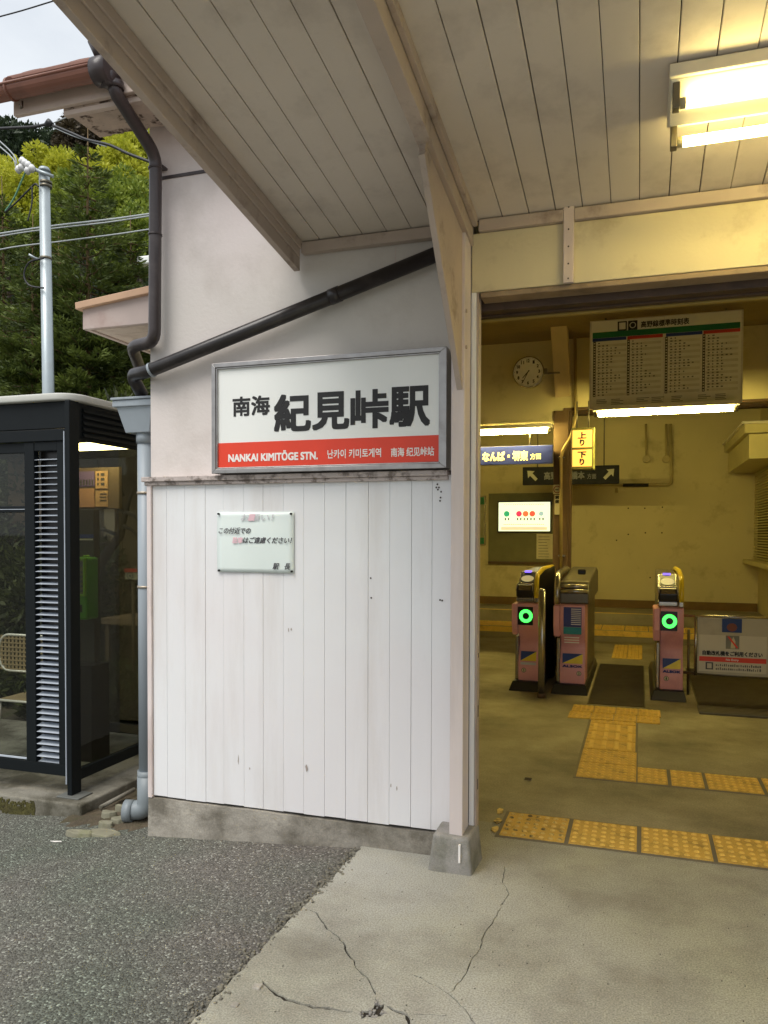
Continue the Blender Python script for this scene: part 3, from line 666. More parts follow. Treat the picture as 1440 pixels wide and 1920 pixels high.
def tpx(name, s, mt, par, Y, xl, xr, yt_, yb_, bold=0., shear=0., label=None):
    xc = (xl+xr)/2; a = at(xl, (yt_+yb_)/2, 1, Y); b = at(xr, (yt_+yb_)/2, 1, Y); return text(name, s, mt, par, a.x, b.x, at(xc, yb_, 1, Y).z, at(xc, yt_, 1, Y).z, Y, bold, shear, label=label)
tpx('lettering', '南海', m_black, sg, YP-.0008, 436, 506, 742.5, 779.5, .0025)
for s_, xl_, xr_, yt_, yb_ in (('紀', 513.5, 583, 738.5, 809), ('見', 585, 655, 734.5, 806), ('峠', 657, 728.5, 730, 803.5), ('駅', 730, 806.5, 724, 800)):
    tpx('lettering', s_, m_black, sg, YP-.0008, xl_, xr_, yt_, yb_, .0056)
tpx('lettering', 'NANKAI KIMITŌGE STN.', m_wlet, sg, YP-.0018, 428, 596, 845, 864, .0016)
tpx('lettering', '난카이 키미토게역', m_wlet, sg, YP-.0018, 614, 714.5, 841.5, 858.5, .0007)
tpx('lettering', '南海 纪见峠站', m_wlet, sg, YP-.0018, 733, 814, 838.5, 855.5, .0007)

# parking notice
nt_ = thing('parking_notice', 'faded laminated paper notice pinned with four black pins to the white boards', 'notice', (-1.73, 3.31, 1.3))
c0 = at(407.5, 960, 1, 3.314); c1 = at(551, 960, 1, 3.314); zt_ = c0.z; zb_ = at(480, 1073.5, 1, 3.314).z
mb = MB(); nn = 14; vv = []
for j in range(nn+1):
    for i in range(nn+1):
        u, v = i/nn, j/nn; bulge = .006*math.sin(math.pi*u)*math.sin(math.pi*v)+.002*math.sin(u*9+v*4)
        vv.append((c0.x+(c1.x-c0.x)*u, 3.313-bulge*.7, zb_+(zt_-zb_)*v))
mb.add(vv, [(j*(nn+1)+i, j*(nn+1)+i+1, (j+1)*(nn+1)+i+1, (j+1)*(nn+1)+i) for j in range(nn) for i in range(nn)], 0, True)
ppr = mb.build('paper_sheet', m_paper, nt_)
sd_ = ppr.modifiers.new('thick', 'SOLIDIFY'); sd_.thickness = .0012
YN = 3.3065
tpx('lettering', 'お願い！', m_grey, nt_, YN, 452, 512, 964, 977, .0005, .25)
tpx('lettering', '願', m_pink, nt_, YN-.0008, 466, 478, 964, 977, .002, .25)
tpx('lettering', 'この付近での', m_ink, nt_, YN, 410.5, 470, 989, 1001, .0006, .25)
tpx('lettering', '駐車', m_pink, nt_, YN, 436, 455, 1007, 1019, .0012, .2)
tpx('lettering', 'はご遠慮ください！', m_ink, nt_, YN, 456, 547, 1007, 1019, .0007, .25)
tpx('lettering', '駅　長', m_ink, nt_, YN, 512, 544, 1056, 1068, .0007, .25)
for q in ((409.5, 963.5), (545.5, 963.5), (410.5, 1069.5), (547, 1071.5)):
    p = at(*q, 1, 3.308); MB().tube([(p.x, 3.313, p.z), (p.x, 3.304, p.z)], .005, 10).build('pin', m_black, nt_)

# ------------------------------------------------------------------ fluorescent lamps
def lamp(name, label, x0, x1, y, z, tubes, hw, slope=0., depth=.04, tm=None, drop=.034, ridge=0.):
    """reflector housing along X with tubes hanging below"""
    t = thing(name, label, 'lamp', ((x0+x1)/2, y, z))
    def zz(yy): return z-slope*(yy-y)
    MB().hexa([(x0, y-hw, zz(y-hw)), (x1, y-hw, zz(y-hw)), (x1, y+hw, zz(y+hw)), (x0, y+hw, zz(y+hw)), (x0, y-hw, zz(y-hw)+depth), (x1, y-hw, zz(y-hw)+depth), (x1, y+hw, zz(y+hw)+depth), (x0, y+hw, zz(y+hw)+depth)]).build('housing', m_house, t, bevel=.004)
    if ridge: MB().hexa([(x0+.004, y-.035, zz(y-.035)-ridge), (x1-.004, y-.035, zz(y-.035)-ridge), (x1-.004, y+.035, zz(y+.035)-ridge), (x0+.004, y+.035, zz(y+.035)-ridge), (x0+.004, y-hw+.012, zz(y-hw+.012)-.001), (x1-.004, y-hw+.012, zz(y-hw+.012)-.001), (x1-.004, y+hw-.012, zz(y+hw-.012)-.001), (x0+.004, y+hw-.012, zz(y+hw-.012)-.001)]).build('reflector', m_house, t, bevel=.003)
    for ty in tubes:
        zc = zz(y+ty)-drop
        MB().tube([(x0+.05, y+ty, zc), (x1-.05, y+ty, zc)], .0165, 14).build('tube', tm or m_tubeglass, t)
        for xe, s_ in ((x0+.01, 1), (x1-.01, -1)):
            MB().box(min(xe, xe+s_*.022), max(xe, xe+s_*.022), y+ty-.018, y+ty+.018, zc-.02, zz(y+ty)-.001).build('lamp_holder', m_ssd, t, bevel=.003)
            MB().tube([(xe+s_*.022, y+ty, zc), (xe+s_*.05, y+ty, zc)], .0165, 14).build('tube_cap', m_tubeend, t)
    return t
lamp('canopy_lamp', 'twin tube fluorescent lamp fixed under the pale canopy boards', .072, 1.33, 2.70, cz(2.70)-.045, (-.088, .105), .125, SL, tm=m_tubecan, drop=.062, ridge=.05)
YL = 7.9
la, lb = at(1112, 775, 1, YL), at(1386, 775, 1, YL)
lz = at(1250, 766, 1, YL).z
lamp('timetable_lamp', 'lit fluorescent tube lamp hanging right under the white timetable', la.x, lb.x, YL, lz, (0,), .085)
lb = at(1035, 815, 1, 8.5); lz2 = at(960, 805, 1, 8.5).z
lamp('left_hall_lamp', 'lit fluorescent tube lamp just above the blue direction sign', lb.x-1.3, lb.x, 8.5, lz2, (0,), .085)

# ------------------------------------------------------------------ timetable
tt = thing('timetable_board', 'large white hanging timetable with green, blue and red header bands', 'timetable', (.2, 8.0, 3.1))
YT = 8.0; A_, B_ = at(1106, 605, 1, YT), at(1394.5, 577, 1, YT); zt1 = (A_.z+B_.z)/2; zt0 = at(1250, 760.5, 1, YT).z
m_tp = mat('timetable_white', S(228,226,212), .45, var=.03); m_tf = mat('timetable_frame', S(205,200,190), .4, .3)
box('board_body', m_tf, tt, A_.x, B_.x, YT, YT+.05, zt0, zt1)
W_ = B_.x-A_.x; H_ = zt1-zt0
def tb(name, u0, u1, v0, v1, mt, lay=1): return MB().box(A_.x+u0*W_, A_.x+u1*W_, YT-.0015*lay-.001, YT-.0015*lay+.0004, zt1-v1*H_, zt1-v0*H_).build(name, mt, tt)
tb('sheet', .012, .497, .012, .985, m_tp); tb('sheet', .5, .988, .012, .985, m_tp)
m_tg = mat('band_green', S(20,110,62), .5, var=.03); m_tbu = mat('band_blue', S(34,60,130), .5); m_tr = mat('band_red', S(196,58,40), .5); m_cols = mat('hour_column', S(60,58,54), .5); m_row = mat('row_tint', S(212,208,190), .5)
tb('green_band', .02, .98, .135, .20, m_tg, 2)
for u0, u1, mt in ((.02, .25, m_tbu), (.255, .49, m_tr), (.51, .745, m_tbu), (.75, .98, m_tr)): tb('colour_band', u0, u1, .202, .238, mt, 2)
for u in (.025, .255, .505, .745):
    tb('hour_column', u, u+.018, .24, .865, m_cols, 3)
    rb = MB(); dots = MB(); hr = MB()
    for r in range(20):
        v0 = .245+r*.031
        if r % 2: rb.box(A_.x+(u+.024)*W_, A_.x+(u+.225)*W_, YT-.0036, YT-.0026, zt1-(v0+.028)*H_, zt1-v0*H_)
        hr.box(A_.x+(u+.004)*W_, A_.x+(u+.014)*W_, YT-.0066, YT-.0052, zt1-(v0+.022)*H_, zt1-(v0+.008)*H_)
        for c in range(random.choice((3, 3, 4, 4, 5, 6)) if 0 < r < 19 else random.choice((1, 2))):
            uu = u+.034+c*.028; dots.box(A_.x+uu*W_, A_.x+(uu+random.choice((.008, .011, .014)))*W_, YT-.0058, YT-.0042, zt1-(v0+.021)*H_, zt1-(v0+.009)*H_)
    rb.build('row_tint', m_row, tt); o = dots.build('departure_print', m_ink, tt, kind='stuff'); hr.build('hour_print', m_row, tt, kind='stuff')
text('lettering', '高野線標準時刻表', m_black, tt, A_.x+.345*W_, A_.x+.66*W_, zt1-.118*H_, zt1-.045*H_, YT-.004, .0016)
for u in (.19, .26):
    tb('pictogram', u, u+.062, .03, .135, m_black, 4)
tb('pictogram_face', .20, .243, .045, .12, m_tp, 5)
mb = MB().disc((A_.x+.291*W_, YT-.0085, zt1-.082*H_), .03, 1, 20); mb.build('pictogram_face', m_tp, tt)
MB().disc((A_.x+.291*W_, YT-.0095, zt1-.082*H_), .022, 1, 20).build('pictogram_disc', m_black, tt)
fp = MB()
for u0, n_ in ((.05, 3), (.15, 4), (.32, 3), (.42, 4), (.55, 4), (.72, 3), (.83, 4)):
    for r in range(n_): fp.box(A_.x+u0*W_, A_.x+(u0+random.uniform(.05, .085))*W_, YT-.004, YT-.0028, zt1-(.905+r*.018)*H_, zt1-(.899+r*.018)*H_)
fp.build('foot_print', m_ink, tt, kind='stuff')
for xx in (A_.x+.15, B_.x-.15): MB().tube([(xx, YT+.025, zt1), (xx, YT+.025, HZ)], .01, 8).build('hanger', m_ssd, tt)

# ------------------------------------------------------------------ clock
YK = 8.35; cc = at(991, 698.5, 1, YK); rk = (at(1021, 698, 1, YK).x-at(962, 698, 1, YK).x)/2
ck = thing('hall_clock', 'round white clock on a side bracket left of the slanted board', 'clock', cc)
MB().tube([(cc.x, YK-.035, cc.z), (cc.x, YK+.05, cc.z)], rk, 36).build('clock_case', m_ss, ck, bevel=.006)
MB().disc((cc.x, YK-.0355, cc.z), rk*.93, 1, 40).build('clock_face', mat('clock_white', S(232,230,220), .4), ck)
fp = MB()
for k in range(60):
    a = 2*math.pi*k/60; r0, r1 = (rk*.84, rk*.89); wdt = .0012 if k % 5 else .003
    d = Vector((math.sin(a), 0, math.cos(a))); n2 = Vector((math.cos(a), 0, -math.sin(a)))*wdt; c = Vector((cc.x, YK-.037, cc.z))
    fp.quad(c+d*r0-n2, c+d*r0+n2, c+d*r1+n2, c+d*r1-n2)
fp.build('minute_marks', m_black, ck)
for h_ in range(1, 13):
    a = 2*math.pi*h_/12; p = cc+Vector((math.sin(a), 0, math.cos(a)))*rk*.7; s_ = rk*.105
    text('numeral', str(h_), m_black, ck, p.x-s_*(.9 if h_ > 9 else .6), p.x+s_*(.9 if h_ > 9 else .6), p.z-s_, p.z+s_, YK-.0375, .0018)
for ang, ln, wd in ((R(222), .52, .006), (R(207), .78, .0045)):
    d = Vector((math.sin(ang), 0, math.cos(ang))); n2 = Vector((math.cos(ang), 0, -math.sin(ang)))*wd; c = Vector((cc.x, YK-.040, cc.z))
    MB().quad(c-d*rk*.12-n2, c-d*rk*.12+n2, c+d*rk*ln+n2*.6, c+d*rk*ln-n2*.6).build('clock_hand', m_black, ck)
box('clock_bracket', m_ssd, ck, cc.x+rk-.01, at(1046, 700, 1, YK).x+.02, YK-.01, YK+.01, cc.z-.03, cc.z-.012)
box('clock_bracket', m_ssd, ck, cc.x+rk-.005, cc.x+rk+.03, YK-.02, YK+.02, cc.z-.02, cc.z+.03)

# ------------------------------------------------------------------ hanging signs
YD = 8.6
d0, d1 = at(880, 838, 1, YD), at(1036.5, 836, 1, YD); ztp = at(1000, 835, 1, YD).z; zbt = at(1000, 869.5, 1, YD).z
ds = thing('blue_direction_sign', 'blue hanging sign with cream lettering under the left tube lamp', 'sign', ((d0.x+d1.x)/2, YD, zbt))
box('sign_body', m_blue, ds, d1.x-1.35, d1.x, YD, YD+.06, zbt, ztp)
tpx('lettering', 'なんば・堺東', m_goldlet, ds, YD-.002, 904.5, 990, 846, 865, .004)
tpx('lettering', '方面', m_goldlet, ds, YD-.002, 994, 1014.5, 850, 861.5, .002)
for xx in (d1.x-.9, d1.x-.25): MB().tube([(xx, YD+.03, ztp), (xx, YD+.03, zb1-.03)], .008, 8).build('hanger', m_ssd, ds)
YG = 11.0
g0, g1 = at(980, 890, 1, YG), at(1161, 888, 1, YG); gt, gb = at(1070, 874, 1, YG).z, at(1070, 908, 1, YG).z
gs = thing('black_direction_sign', 'dark navy hanging sign with two pale arrows far inside the hall', 'sign', ((g0.x+g1.x)/2, YG, gb))
box('sign_body', m_navy, gs, g0.x, g1.x, YG, YG+.08, gb, gt)
def arrow(cx, cz_, s_, fl, mt):
    pts = [(-1,1),(.45,1),(.1,.62),(1,-.35),(.4,-.9),(-.5,.05),(-.9,-.35)] if False else [(-1, 1), (.35, .9), (-.05, .5), (.9, -.55), (.5, -.95), (-.5, .05), (-.85, -.4)]
    MB().add([(cx+fl*a*s_, YG-.003, cz_+b*s_) for a, b in pts], [tuple(range(7))]).build('arrow', mt, gs)
arrow(g0.x+.14, (gt+gb)/2, .075, 1, mat('arrow_pale', S(150,148,128), .5)); arrow(g1.x-.14, (gt+gb)/2, .075, -1, MATS['arrow_pale'])
tpx('lettering', '高野山・橋本', m_dimlet, gs, YG-.003, 1020, 1096, 884, 899, .003)
tpx('lettering', '方面', m_dimlet, gs, YG-.003, 1101, 1118, 888, 898, .001)
for xx in (g0.x+.2, g1.x-.2): MB().tube([(xx, YG+.04, gt), (xx, YG+.04, HZ)], .009, 8).build('hanger', m_ssd, gs)
# train approach lamp box
YB = 8.3; b0, b1 = at(1071, 840, 1, YB), at(1112, 840, 1, YB); bt, bb = at(1092, 802, 1, YB).z, at(1092, 880, 1, YB).z
bx = thing('train_direction_lamp_box', 'small hanging lamp box with two glowing amber panels', 'indicator', ((b0.x+b1.x)/2, YB, bb))
m_bxd = mat('lampbox_olive', S(104,100,50), .5)
box('box_body', m_bxd, bx, b0.x, b1.x, YB, YB+.14, bb, bt, bevel=.008)
box('box_edge', mat('lampbox_edge', S(190,190,110), .4, .3), bx, b1.x+.001, b1.x+.014, YB+.0, YB+.14, bb, bt)
hh = (bt-bb)
for v0, v1, s1_ in ((.06, .47, '上'), (.53, .93, '下')):
    MB().box(b0.x+.012, b1.x-.012, YB-.004, YB-.001, bt-v1*hh, bt-v0*hh).build('lit_panel', m_lit, bx)
    xm = (b0.x+b1.x)/2; w3 = .045; z_ = bt-v0*hh; dz_ = (v1-v0)*hh
    text('lettering', s1_, m_black, bx, xm-w3, xm+w3, z_-dz_*.5, z_-dz_*.1, YB-.006, .004)
    text('lettering', 'り', m_black, bx, xm-w3*.55, xm+w3*.55, z_-dz_*.92, z_-dz_*.53, YB-.006, .004)
for xx in (b0.x+.05, b1.x-.05): MB().tube([(xx, YB+.07, bt), (xx, YB+.07, zb2)], .008, 8).build('hanger', m_ssd, bx)
# no smoking sticker on column
ns = thing('no_smoking_sticker', 'narrow white no smoking sticker on the brown column', 'sticker', at(1046, 965, 1, YH-.03))
a_, b_ = at(1036.5, 935, 1, YH-.024), at(1053, 910, 1, YH-.024)
m_stk = mat('sticker_cream', S(206,196,160), .5); xm = (a_.x+b_.x)/2
box('sticker', m_stk, ns, xm-.028, xm+.028, YH-.026, YH-.021, at(1046, 965, 1, YH).z, at(1046, 928, 1, YH).z)
box('sticker', m_stk, ns, xm-.045, xm+.045, YH-.026, YH-.021, at(1046, 926.5, 1, YH).z, at(1046, 909, 1, YH).z)
zc_ = at(1046, 918, 1, YH).z
MB().disc((xm, YH-.0265, zc_), .040, 1, 24).build('ring', mat('sticker_red', S(150,60,40), .5), ns); MB().disc((xm, YH-.0272, zc_), .032, 1, 24).build('disc', m_stk, ns)
MB().box(xm-.02, xm+.015, YH-.0285, YH-.0275, zc_-.008, zc_+.002).build('pictogram', m_black, ns)
text('lettering', '禁', m_black, ns, xm-.022, xm+.022, at(1046, 936, 1, YH).z, at(1046, 929.5, 1, YH).z, YH-.0268, .002)
text('lettering', '煙', m_black, ns, xm-.022, xm+.022, at(1046, 944, 1, YH).z, at(1046, 937.5, 1, YH).z, YH-.0268, .002)

# ------------------------------------------------------------------ back wall things
YR = 12.49
def bb_(xa, ya, xb, yb, Y=YR): a, b = at(xa, ya, 1, Y), at(xb, yb, 1, Y); return a.x, b.x, at((xa+xb)/2, yb, 1, Y).z, at((xa+xb)/2, ya, 1, Y).z
x0, x1, z0, z1 = bb_(917, 925, 1040, 1053)
nb = thing('notice_board', 'olive grey notice board on the back wall behind the left gate', 'notice board', ((x0+x1)/2, YR, z0))
box('board_panel', mat('board_olive', S(112,108,72), .6), nb, x0, x1, YR-.04, YR-.001, z0, z1); box('board_rail', m_htrim, nb, x0, x1, YR-.06, YR-.001, z0-.04, z0-.001)
a0, a1_, c0_, c1_ = bb_(1006, 1001, 1036, 1048, YR-.045); box('paper_sheet', m_stk, nb, a0, a1_, YR-.044, YR-.041, c0_, c1_, bevel=0)
pr = MB()
for k in range(8): pr.box(a0+.03, a1_-.04-random.uniform(0, .05), YR-.0455, YR-.0445, c1_-.05-k*.045, c1_-.043-k*.045)
pr.build('print', m_ink, nb, kind='stuff')
x0, x1, z0, z1 = bb_(935, 941.5, 1031, 996, YR-.12)
dsp = thing('display_screen', 'lit flat display with four coloured round emblems on the back wall', 'screen', ((x0+x1)/2, YR-.1, z0))
box('screen_case', m_gdark, dsp, x0-.015, x1+.015, YR-.11, YR-.045, z0-.02, z1+.02); MB().box(x0, x1, YR-.118, YR-.111, z0, z1).build('screen_panel', m_litw, dsp)
Wd, Hd = x1-x0, z1-z0
cols = [(.16,(.02,.35,.14)),(.40,(.7,.03,.10)),(.53,(.9,.16,.05)),(.66,(.8,.10,.05)),(.83,(.35,.5,.45))]
for k, (u, c) in enumerate(cols):
    mt = mat('emblem_%s' % ('green','crimson','orange','red','grey')[k], c, .5, emis=c, es=.7)
    MB().disc((x0+u*Wd, YR-.1195, z0+.60*Hd), .045*(1 if k < 4 else .8), 1, 20).build('emblem_disc', mt, dsp)
    for dx in (-.03, .02): MB().box(x0+u*Wd+dx, x0+u*Wd+dx+.02, YR-.1195, YR-.1185, z0+.38*Hd, z0+.46*Hd).build('emblem_stroke', mat('emblem_ink', (.12,.16,.1), .5), dsp)
for v, n_, mt in ((.90, 18, 'g'), (.22, 22, 'r'), (.12, 1, 'p')):
    pr = MB()
    for k in range(n_):
        if n_ == 1: pr.box(x0+.05*Wd, x1-.05*Wd, YR-.1195, YR-.1185, z0+.04*Hd, z0+.15*Hd)
        else: pr.box(x0+Wd*(.1+.8*k/n_), x0+Wd*(.1+.8*k/n_)+.016, YR-.1195, YR-.1185, z0+v*Hd, z0+(v+.03)*Hd)
    pr.build('screen_print', mat('print_'+mt, {'g': (.3,.4,.2), 'r': (.5,.25,.1), 'p': (.95,.6,.4)}[mt], .5, emis={'g': (.3,.4,.2), 'r': (.5,.25,.1), 'p': (.95,.7,.4)}[mt], es=.6), dsp, kind='stuff')
x0, x1, z0, z1 = bb_(893, 930, 911, 1022)
ps = thing('poster_case', 'green cornered poster case at the far left of the hall back wall', 'poster', ((x0+x1)/2, YR, z0))
box('case_frame', m_ss, ps, x0-.6, x1, YR-.05, YR-.001, z0, z1); box('poster_sheet', mat('poster_olive', S(150,145,110), .6), ps, x0-.58, x1-.02, YR-.055, YR-.051, z0+.02, z1-.02)
for za, zb__ in ((z1-.14, z1-.02), (z0+.02, z0+.12)): box('green_band', m_tg, ps, x0-.58, x1-.02, YR-.059, YR-.0555, za, zb__, bevel=0)
# pipes on the back wall
pw = thing('wall_piping', 'painted water pipe and tap fittings high on the back wall', 'pipe', at(1260, 870, 1, YR))
m_pp = mat('wall_pipe', S(170,156,110), .5)
MB().tube([at(1257, 795, 1, YR-.05), at(1259, 909, 1, YR-.05), at(1075, 909, 1, YR-.05)], .022, 12, bend=.06).build('pipe', m_pp, pw)
MB().tube([at(1211, 795, 1, YR-.05), at(1212, 860, 1, YR-.05)], .016, 10).build('pipe', m_pp, pw)
MB().tube([at(1249, 795, 1, YR-.05), at(1249, 860, 1, YR-.05)], .018, 10).build('pipe', m_pp, pw)
for q in ((1212, 861), (1249, 861)):
    p = at(*q, 1, YR-.05); MB().tube([p+Vector((0, .04, 0)), p-Vector((0, .05, 0))], .055, 14).build('junction_box', m_pp, pw)
p1, p2 = at(1168, 909.5, 1, YR-.07), at(1216, 909.5, 1, YR-.07); MB().tube([p1, p2], .026, 12).build('pipe_sleeve', m_black, pw)
p = at(1156, 915, 1, YR-.08); MB().tube([p, p+Vector((0, 0, -.07))], .02, 10).build('tap', m_pp, pw)
# back wall skirting and door seam, holes
box('skirting', mat('skirt_dark', S(110,84,44), .7, var=.2), bld, -3.19, 1.63, YR-.03, YR, .30, .42)
for q in ((1178,953),(1209,953),(1242,951),(1178,1002),(1210,999),(1241,999),(1219,1083),(1156,1013)):
    p = at(*q, 1, YR); MB().disc((p.x, YR-.0, p.z), .012, 1, 8).build('screw_hole', m_gap, bld)
# ticket window shutter on the right wall
XS = 1.60
sw = thing('shutter_window', 'cream roller shutter window with boxy housing on the right hall wall', 'shutter', (1.5, 11, 1))
m_sh = mat('shutter_cream', S(206,196,140), .5, var=.05)
hn = at(1405, 790, 0, 1.27); hf = at(1370, 826, 0, 1.27)
zt_, zb_ = 2.79, 2.36
hy0, hy1 = 10.05, 12.3
hx = at(1405, 800, 1, hy0).x; zt_ = at(1405, 790, 1, hy0).z; zb_ = at(1405, 860, 1, hy0).z; zm = at(1405, 812, 1, hy0).z
hy1 = 12.35
box('housing', m_sh, sw, hx, 1.64, hy0, hy1, zb_, zm-.01); box('housing', m_sh, sw, hx-.05, 1.64, hy0-.01, hy1, zm, zt_-.03)
box('housing_cap', m_house, sw, hx-.08, 1.64, hy0-.03, hy1, zt_-.029, zt_)
zlow = 1.05
for i in range(34):
    z_ = zlow+.03+i*(zb_-zlow-.03)/34; box('shutter_slat', m_sh, sw, 1.55, 1.63, 9.9, 12.3, z_+.004, z_+(zb_-zlow-.03)/34-.014, bevel=.004)
box('shutter_back', m_htrim, sw, 1.60, 1.638, 9.9, 12.3, zlow+.021, zb_-.002)
box('shutter_ledge', m_sh, sw, 1.42, 1.64, 9.8, 12.4, zlow-.04, zlow+.02)
wr = box('wall_rail', m_htrim, bld, 1.56, 1.64, 9.85, 9.95, zt_+.02, HZ-.002)

# ------------------------------------------------------------------ ticket gates
def gate(label, x0, x1, variant, yf=7.1):
    g = thing('ticket_gate', label, 'ticket gate', ((x0+x1)/2, yf+.8, 0), 'ticket gates side by side')
    W = x1-x0; yb = yf+1.65
    MB().hexa([(x0-.05, yf-.06, 0), (x1+.03, yf-.06, 0), (x1+.03, yb, 0), (x0-.05, yb, 0), (x0-.02, yf-.02, .085), (x1+.01, yf-.02, .085), (x1+.01, yb-.02, .085), (x0-.02, yb-.02, .085)]).build('plinth', m_gdark, g, bevel=.006)
    prof = [(yf+.02, .086), (yf+.005, .25), (yf+.075, .40), (yf+.07, .47), (yf+.0, .55), (yf-.025, .64), (yf-.025, .79), (yf+.0, .80), (yf+.35, .80), (yf+.35, .086)]
    MB().prism(prof, 0, x0+.028, x1, 0, True).build('front_panel', m_gpink, g, bevel=.006)
    prof2 = [(yf+.36, .086), (yf+.36, .80), (yb-.03, .80), (yb-.03, .086)]
    MB().prism(prof2, 0, x0+.01, x1-.005).build('side_panel', m_ssd, g, bevel=.006)
    MB().prism([(yf-.03, .60), (yf-.03, .79), (yf+.34, .79), (yf+.34, .56), (yf+.02, .50)], 0, x0-.03, x0+.026).build('side_pod', m_gpink, g, bevel=.012, seg=3)
    MB().box(x0-.004, x0+.026, yf+.03, yf+.34, .09, .49).build('corner_strip', m_ss, g, bevel=.008)
    # top
    if variant == 2:
        MB().prism([(yf+.0, .801), (yf+.0, .90), (yf+.06, .95), (yf+.10, 1.0), (yb-.3, 1.08), (yb-.1, 1.04), (yb-.05, .801)], 0, x0+.02, x1+.03).build('top_case', m_ssd, g, bevel=.015, seg=3)
        for z_, yy in ((.915, yf-.01), (.955, yf+.02)): MB().tube([(x0+.03, yy, z_), (x1+.02, yy, z_)], .022, 14).build('chrome_roll', m_ss, g)
        MB().tube([(x0+.0, yf-.01, .80), (x0+.0, yf-.01, .95), (x0+.0, yf+.10, 1.06), (x0, yf+.9, 1.08), (x0, yb-.2, 1.0)], .028, 12, bend=.08).build('guide_rail', m_ss, g)
        MB().box(x1-.09, x1-.02, yf+.3, yf+.36, 1.05, 1.10).build('sensor', m_gdark, g, bevel=.01)
    else:
        MB().prism([(yf+.0, .801), (yf+.0, .845), (yf+.10, .955), (yf+.25, 1.07), (yb-.3, 1.07), (yb-.05, .98), (yb-.05, .801)], 0, x0+.005, x1-.045).build('top_case', m_ss, g, bevel=.012, seg=3)
        MB().add([(x0+.022, yf+.125, .9775), (x1-.062, yf+.125, .9775), (x1-.062, yf+.243, 1.068), (x0+.022, yf+.243, 1.068)], [(0,1,2,3)]).build('screen_plate', m_gdark, g)
        MB().prism([(yf-.02, .848), (yf-.03, .92), (yf+.00, .962), (yf+.10, .975), (yf+.14, .9), (yf+.08, .848)], 0, x0+.008, x1-.048).build('reader_head', m_gdark, g, bevel=.016, seg=3)
        MB().prism([(yf-.034, .915), (yf-.006, .957), (yf+.006, .957), (yf-.02, .915)], 0, x0+.03, x1-.07).build('reader_slot', m_ss, g)
        MB().tube([(x0+.010, yf-.03, .91), (x0+.016, yf-.002, .972), (x1-.056, yf-.002, .972), (x1-.050, yf-.03, .91)], .006, 8, bend=.02).build('reader_trim', m_ss, g)
        o = MB().disc(((x0+x1)/2-.02, 0, 0), .058, 2, 24, ry=.045).build('card_pad', mat('card_pad', S(205,200,180), .3, emis=(.7,.66,.5), es=.12), g)
        o.location = o.location+Vector((0, yf+.168, 1.0105)); o.rotation_euler = (R(37.5), 0, 0)
        MB().box(x0+.05, x1-.10, yf+.235, yf+.30, 1.060, 1.078).build('purple_lamp', m_purple, g)
        MB().tube([(x1-.02, yf-.01, .845), (x1-.02, yf-.012, .93), (x1-.02, yf+.04, 1.05), (x1-.02, yf+.5, 1.09), (x1-.02, yb-.3, 1.08), (x1-.02, yb-.1, 1.0)], .021, 12, bend=.06).build('yellow_guard', mat('guard_yellow', S(220,190,40), .3, var=.05), g)
        MB().box(x1-.043, x1+.0, yf-.02, yf+.06, .80, .90).build('guard_foot', m_ss, g, bevel=.008)
    if variant != 2:
        xi = x0+.028
        MB().box(xi+.0, xi+.135, yf-.034, yf-.024, .60, .765).build('indicator_panel', m_gdark, g)
        cxx, czz = xi+.072, .682; ro, ri = .060, .031; rg = MB(); n_ = 32
        for k in range(n_):
            a, b = 2*math.pi*k/n_, 2*math.pi*(k+1)/n_
            rg.quad(*[(cxx+r*math.cos(t), yf-.036, czz+r*math.sin(t)) for r, t in ((ri, a), (ro, a), (ro, b), (ri, b))])
        rg.build('green_ring', m_green, g)
    else:
        MB().box(x0+.06, x1-.03, yf-.028, yf-.0255, .60, .775).build('poster_sticker', mat('sticker_blue', S(52,60,130), .4), g)
        MB().box(x0+.06, x1-.03, yf-.028, yf-.0255, .535, .598).build('poster_sticker', mat('sticker_teal', S(40,140,150), .4), g)
        pr = MB()
        for k in range(9): pr.box(x0+.125, x1-.035, yf-.030, yf-.0285, .62+k*.017, .626+k*.017)
        for k in range(3): pr.box(x0+.066, x1-.05, yf-.012+(.545-(.50-.022*k))*-.1, yf-.010, .50-.022*k, .508-.022*k)
        pr.build('sticker_print', m_wlet, g, kind='stuff')
    # security sticker
    yk = yf+.010; xs0, xs1 = x0+.05, x1-.02; zs0, zs1 = .27, .355
    def fy(z): return yf-.004+(z-.25)*.27 if z > .25 else yf-.003+(.25-z)*.09
    def tri(a, b, c, mt, nm): MB().add([(p[0], fy(p[1]), p[1]) for p in (a, b, c)], [(0, 1, 2)]).build(nm, mt, g)
    tri((xs0, zs1), (xs0, zs0), (xs1, zs1), m_tbu, 'sticker_blue_half'); tri((xs0, zs0), (xs1, zs0), (xs1, zs1), mat('sticker_yellow', S(225,205,50), .4), 'sticker_yellow_half')
    if variant != 1:
        text('lettering', 'ALSOK', m_blue, g, xs0, xs1, .235, .258, yf-.006, .0022)
    else:
        MB().box(xs0, xs1, yf-.006, yf-.005, .235, .258).build('sticker_strip', m_grey, g)
    cxx = xs0+.03 if variant != 2 else xs1-.03
    MB().disc((cxx, yf-.006, .185), .021, 1, 18).build('number_disc', m_ink, g); MB().disc((cxx, yf-.0066, .185), .017, 1, 18).build('number_face', m_stk, g)
    text('numeral', str({1: 3, 2: 2, 3: 1}[variant]), m_black, g, cxx-.005, cxx+.005, .174, .196, yf-.0072, .001)
    return g
g1 = gate('pink ticket gate with green ring at the left, beside the steel pole', -1.075, -.865, 1, 7.12)
g2 = gate('pink ticket gate with a chrome roll top and no green ring', -.70, -.455, 2)
g3 = gate('pink ticket gate with green ring next to the white barrier board', .145, .36, 3)
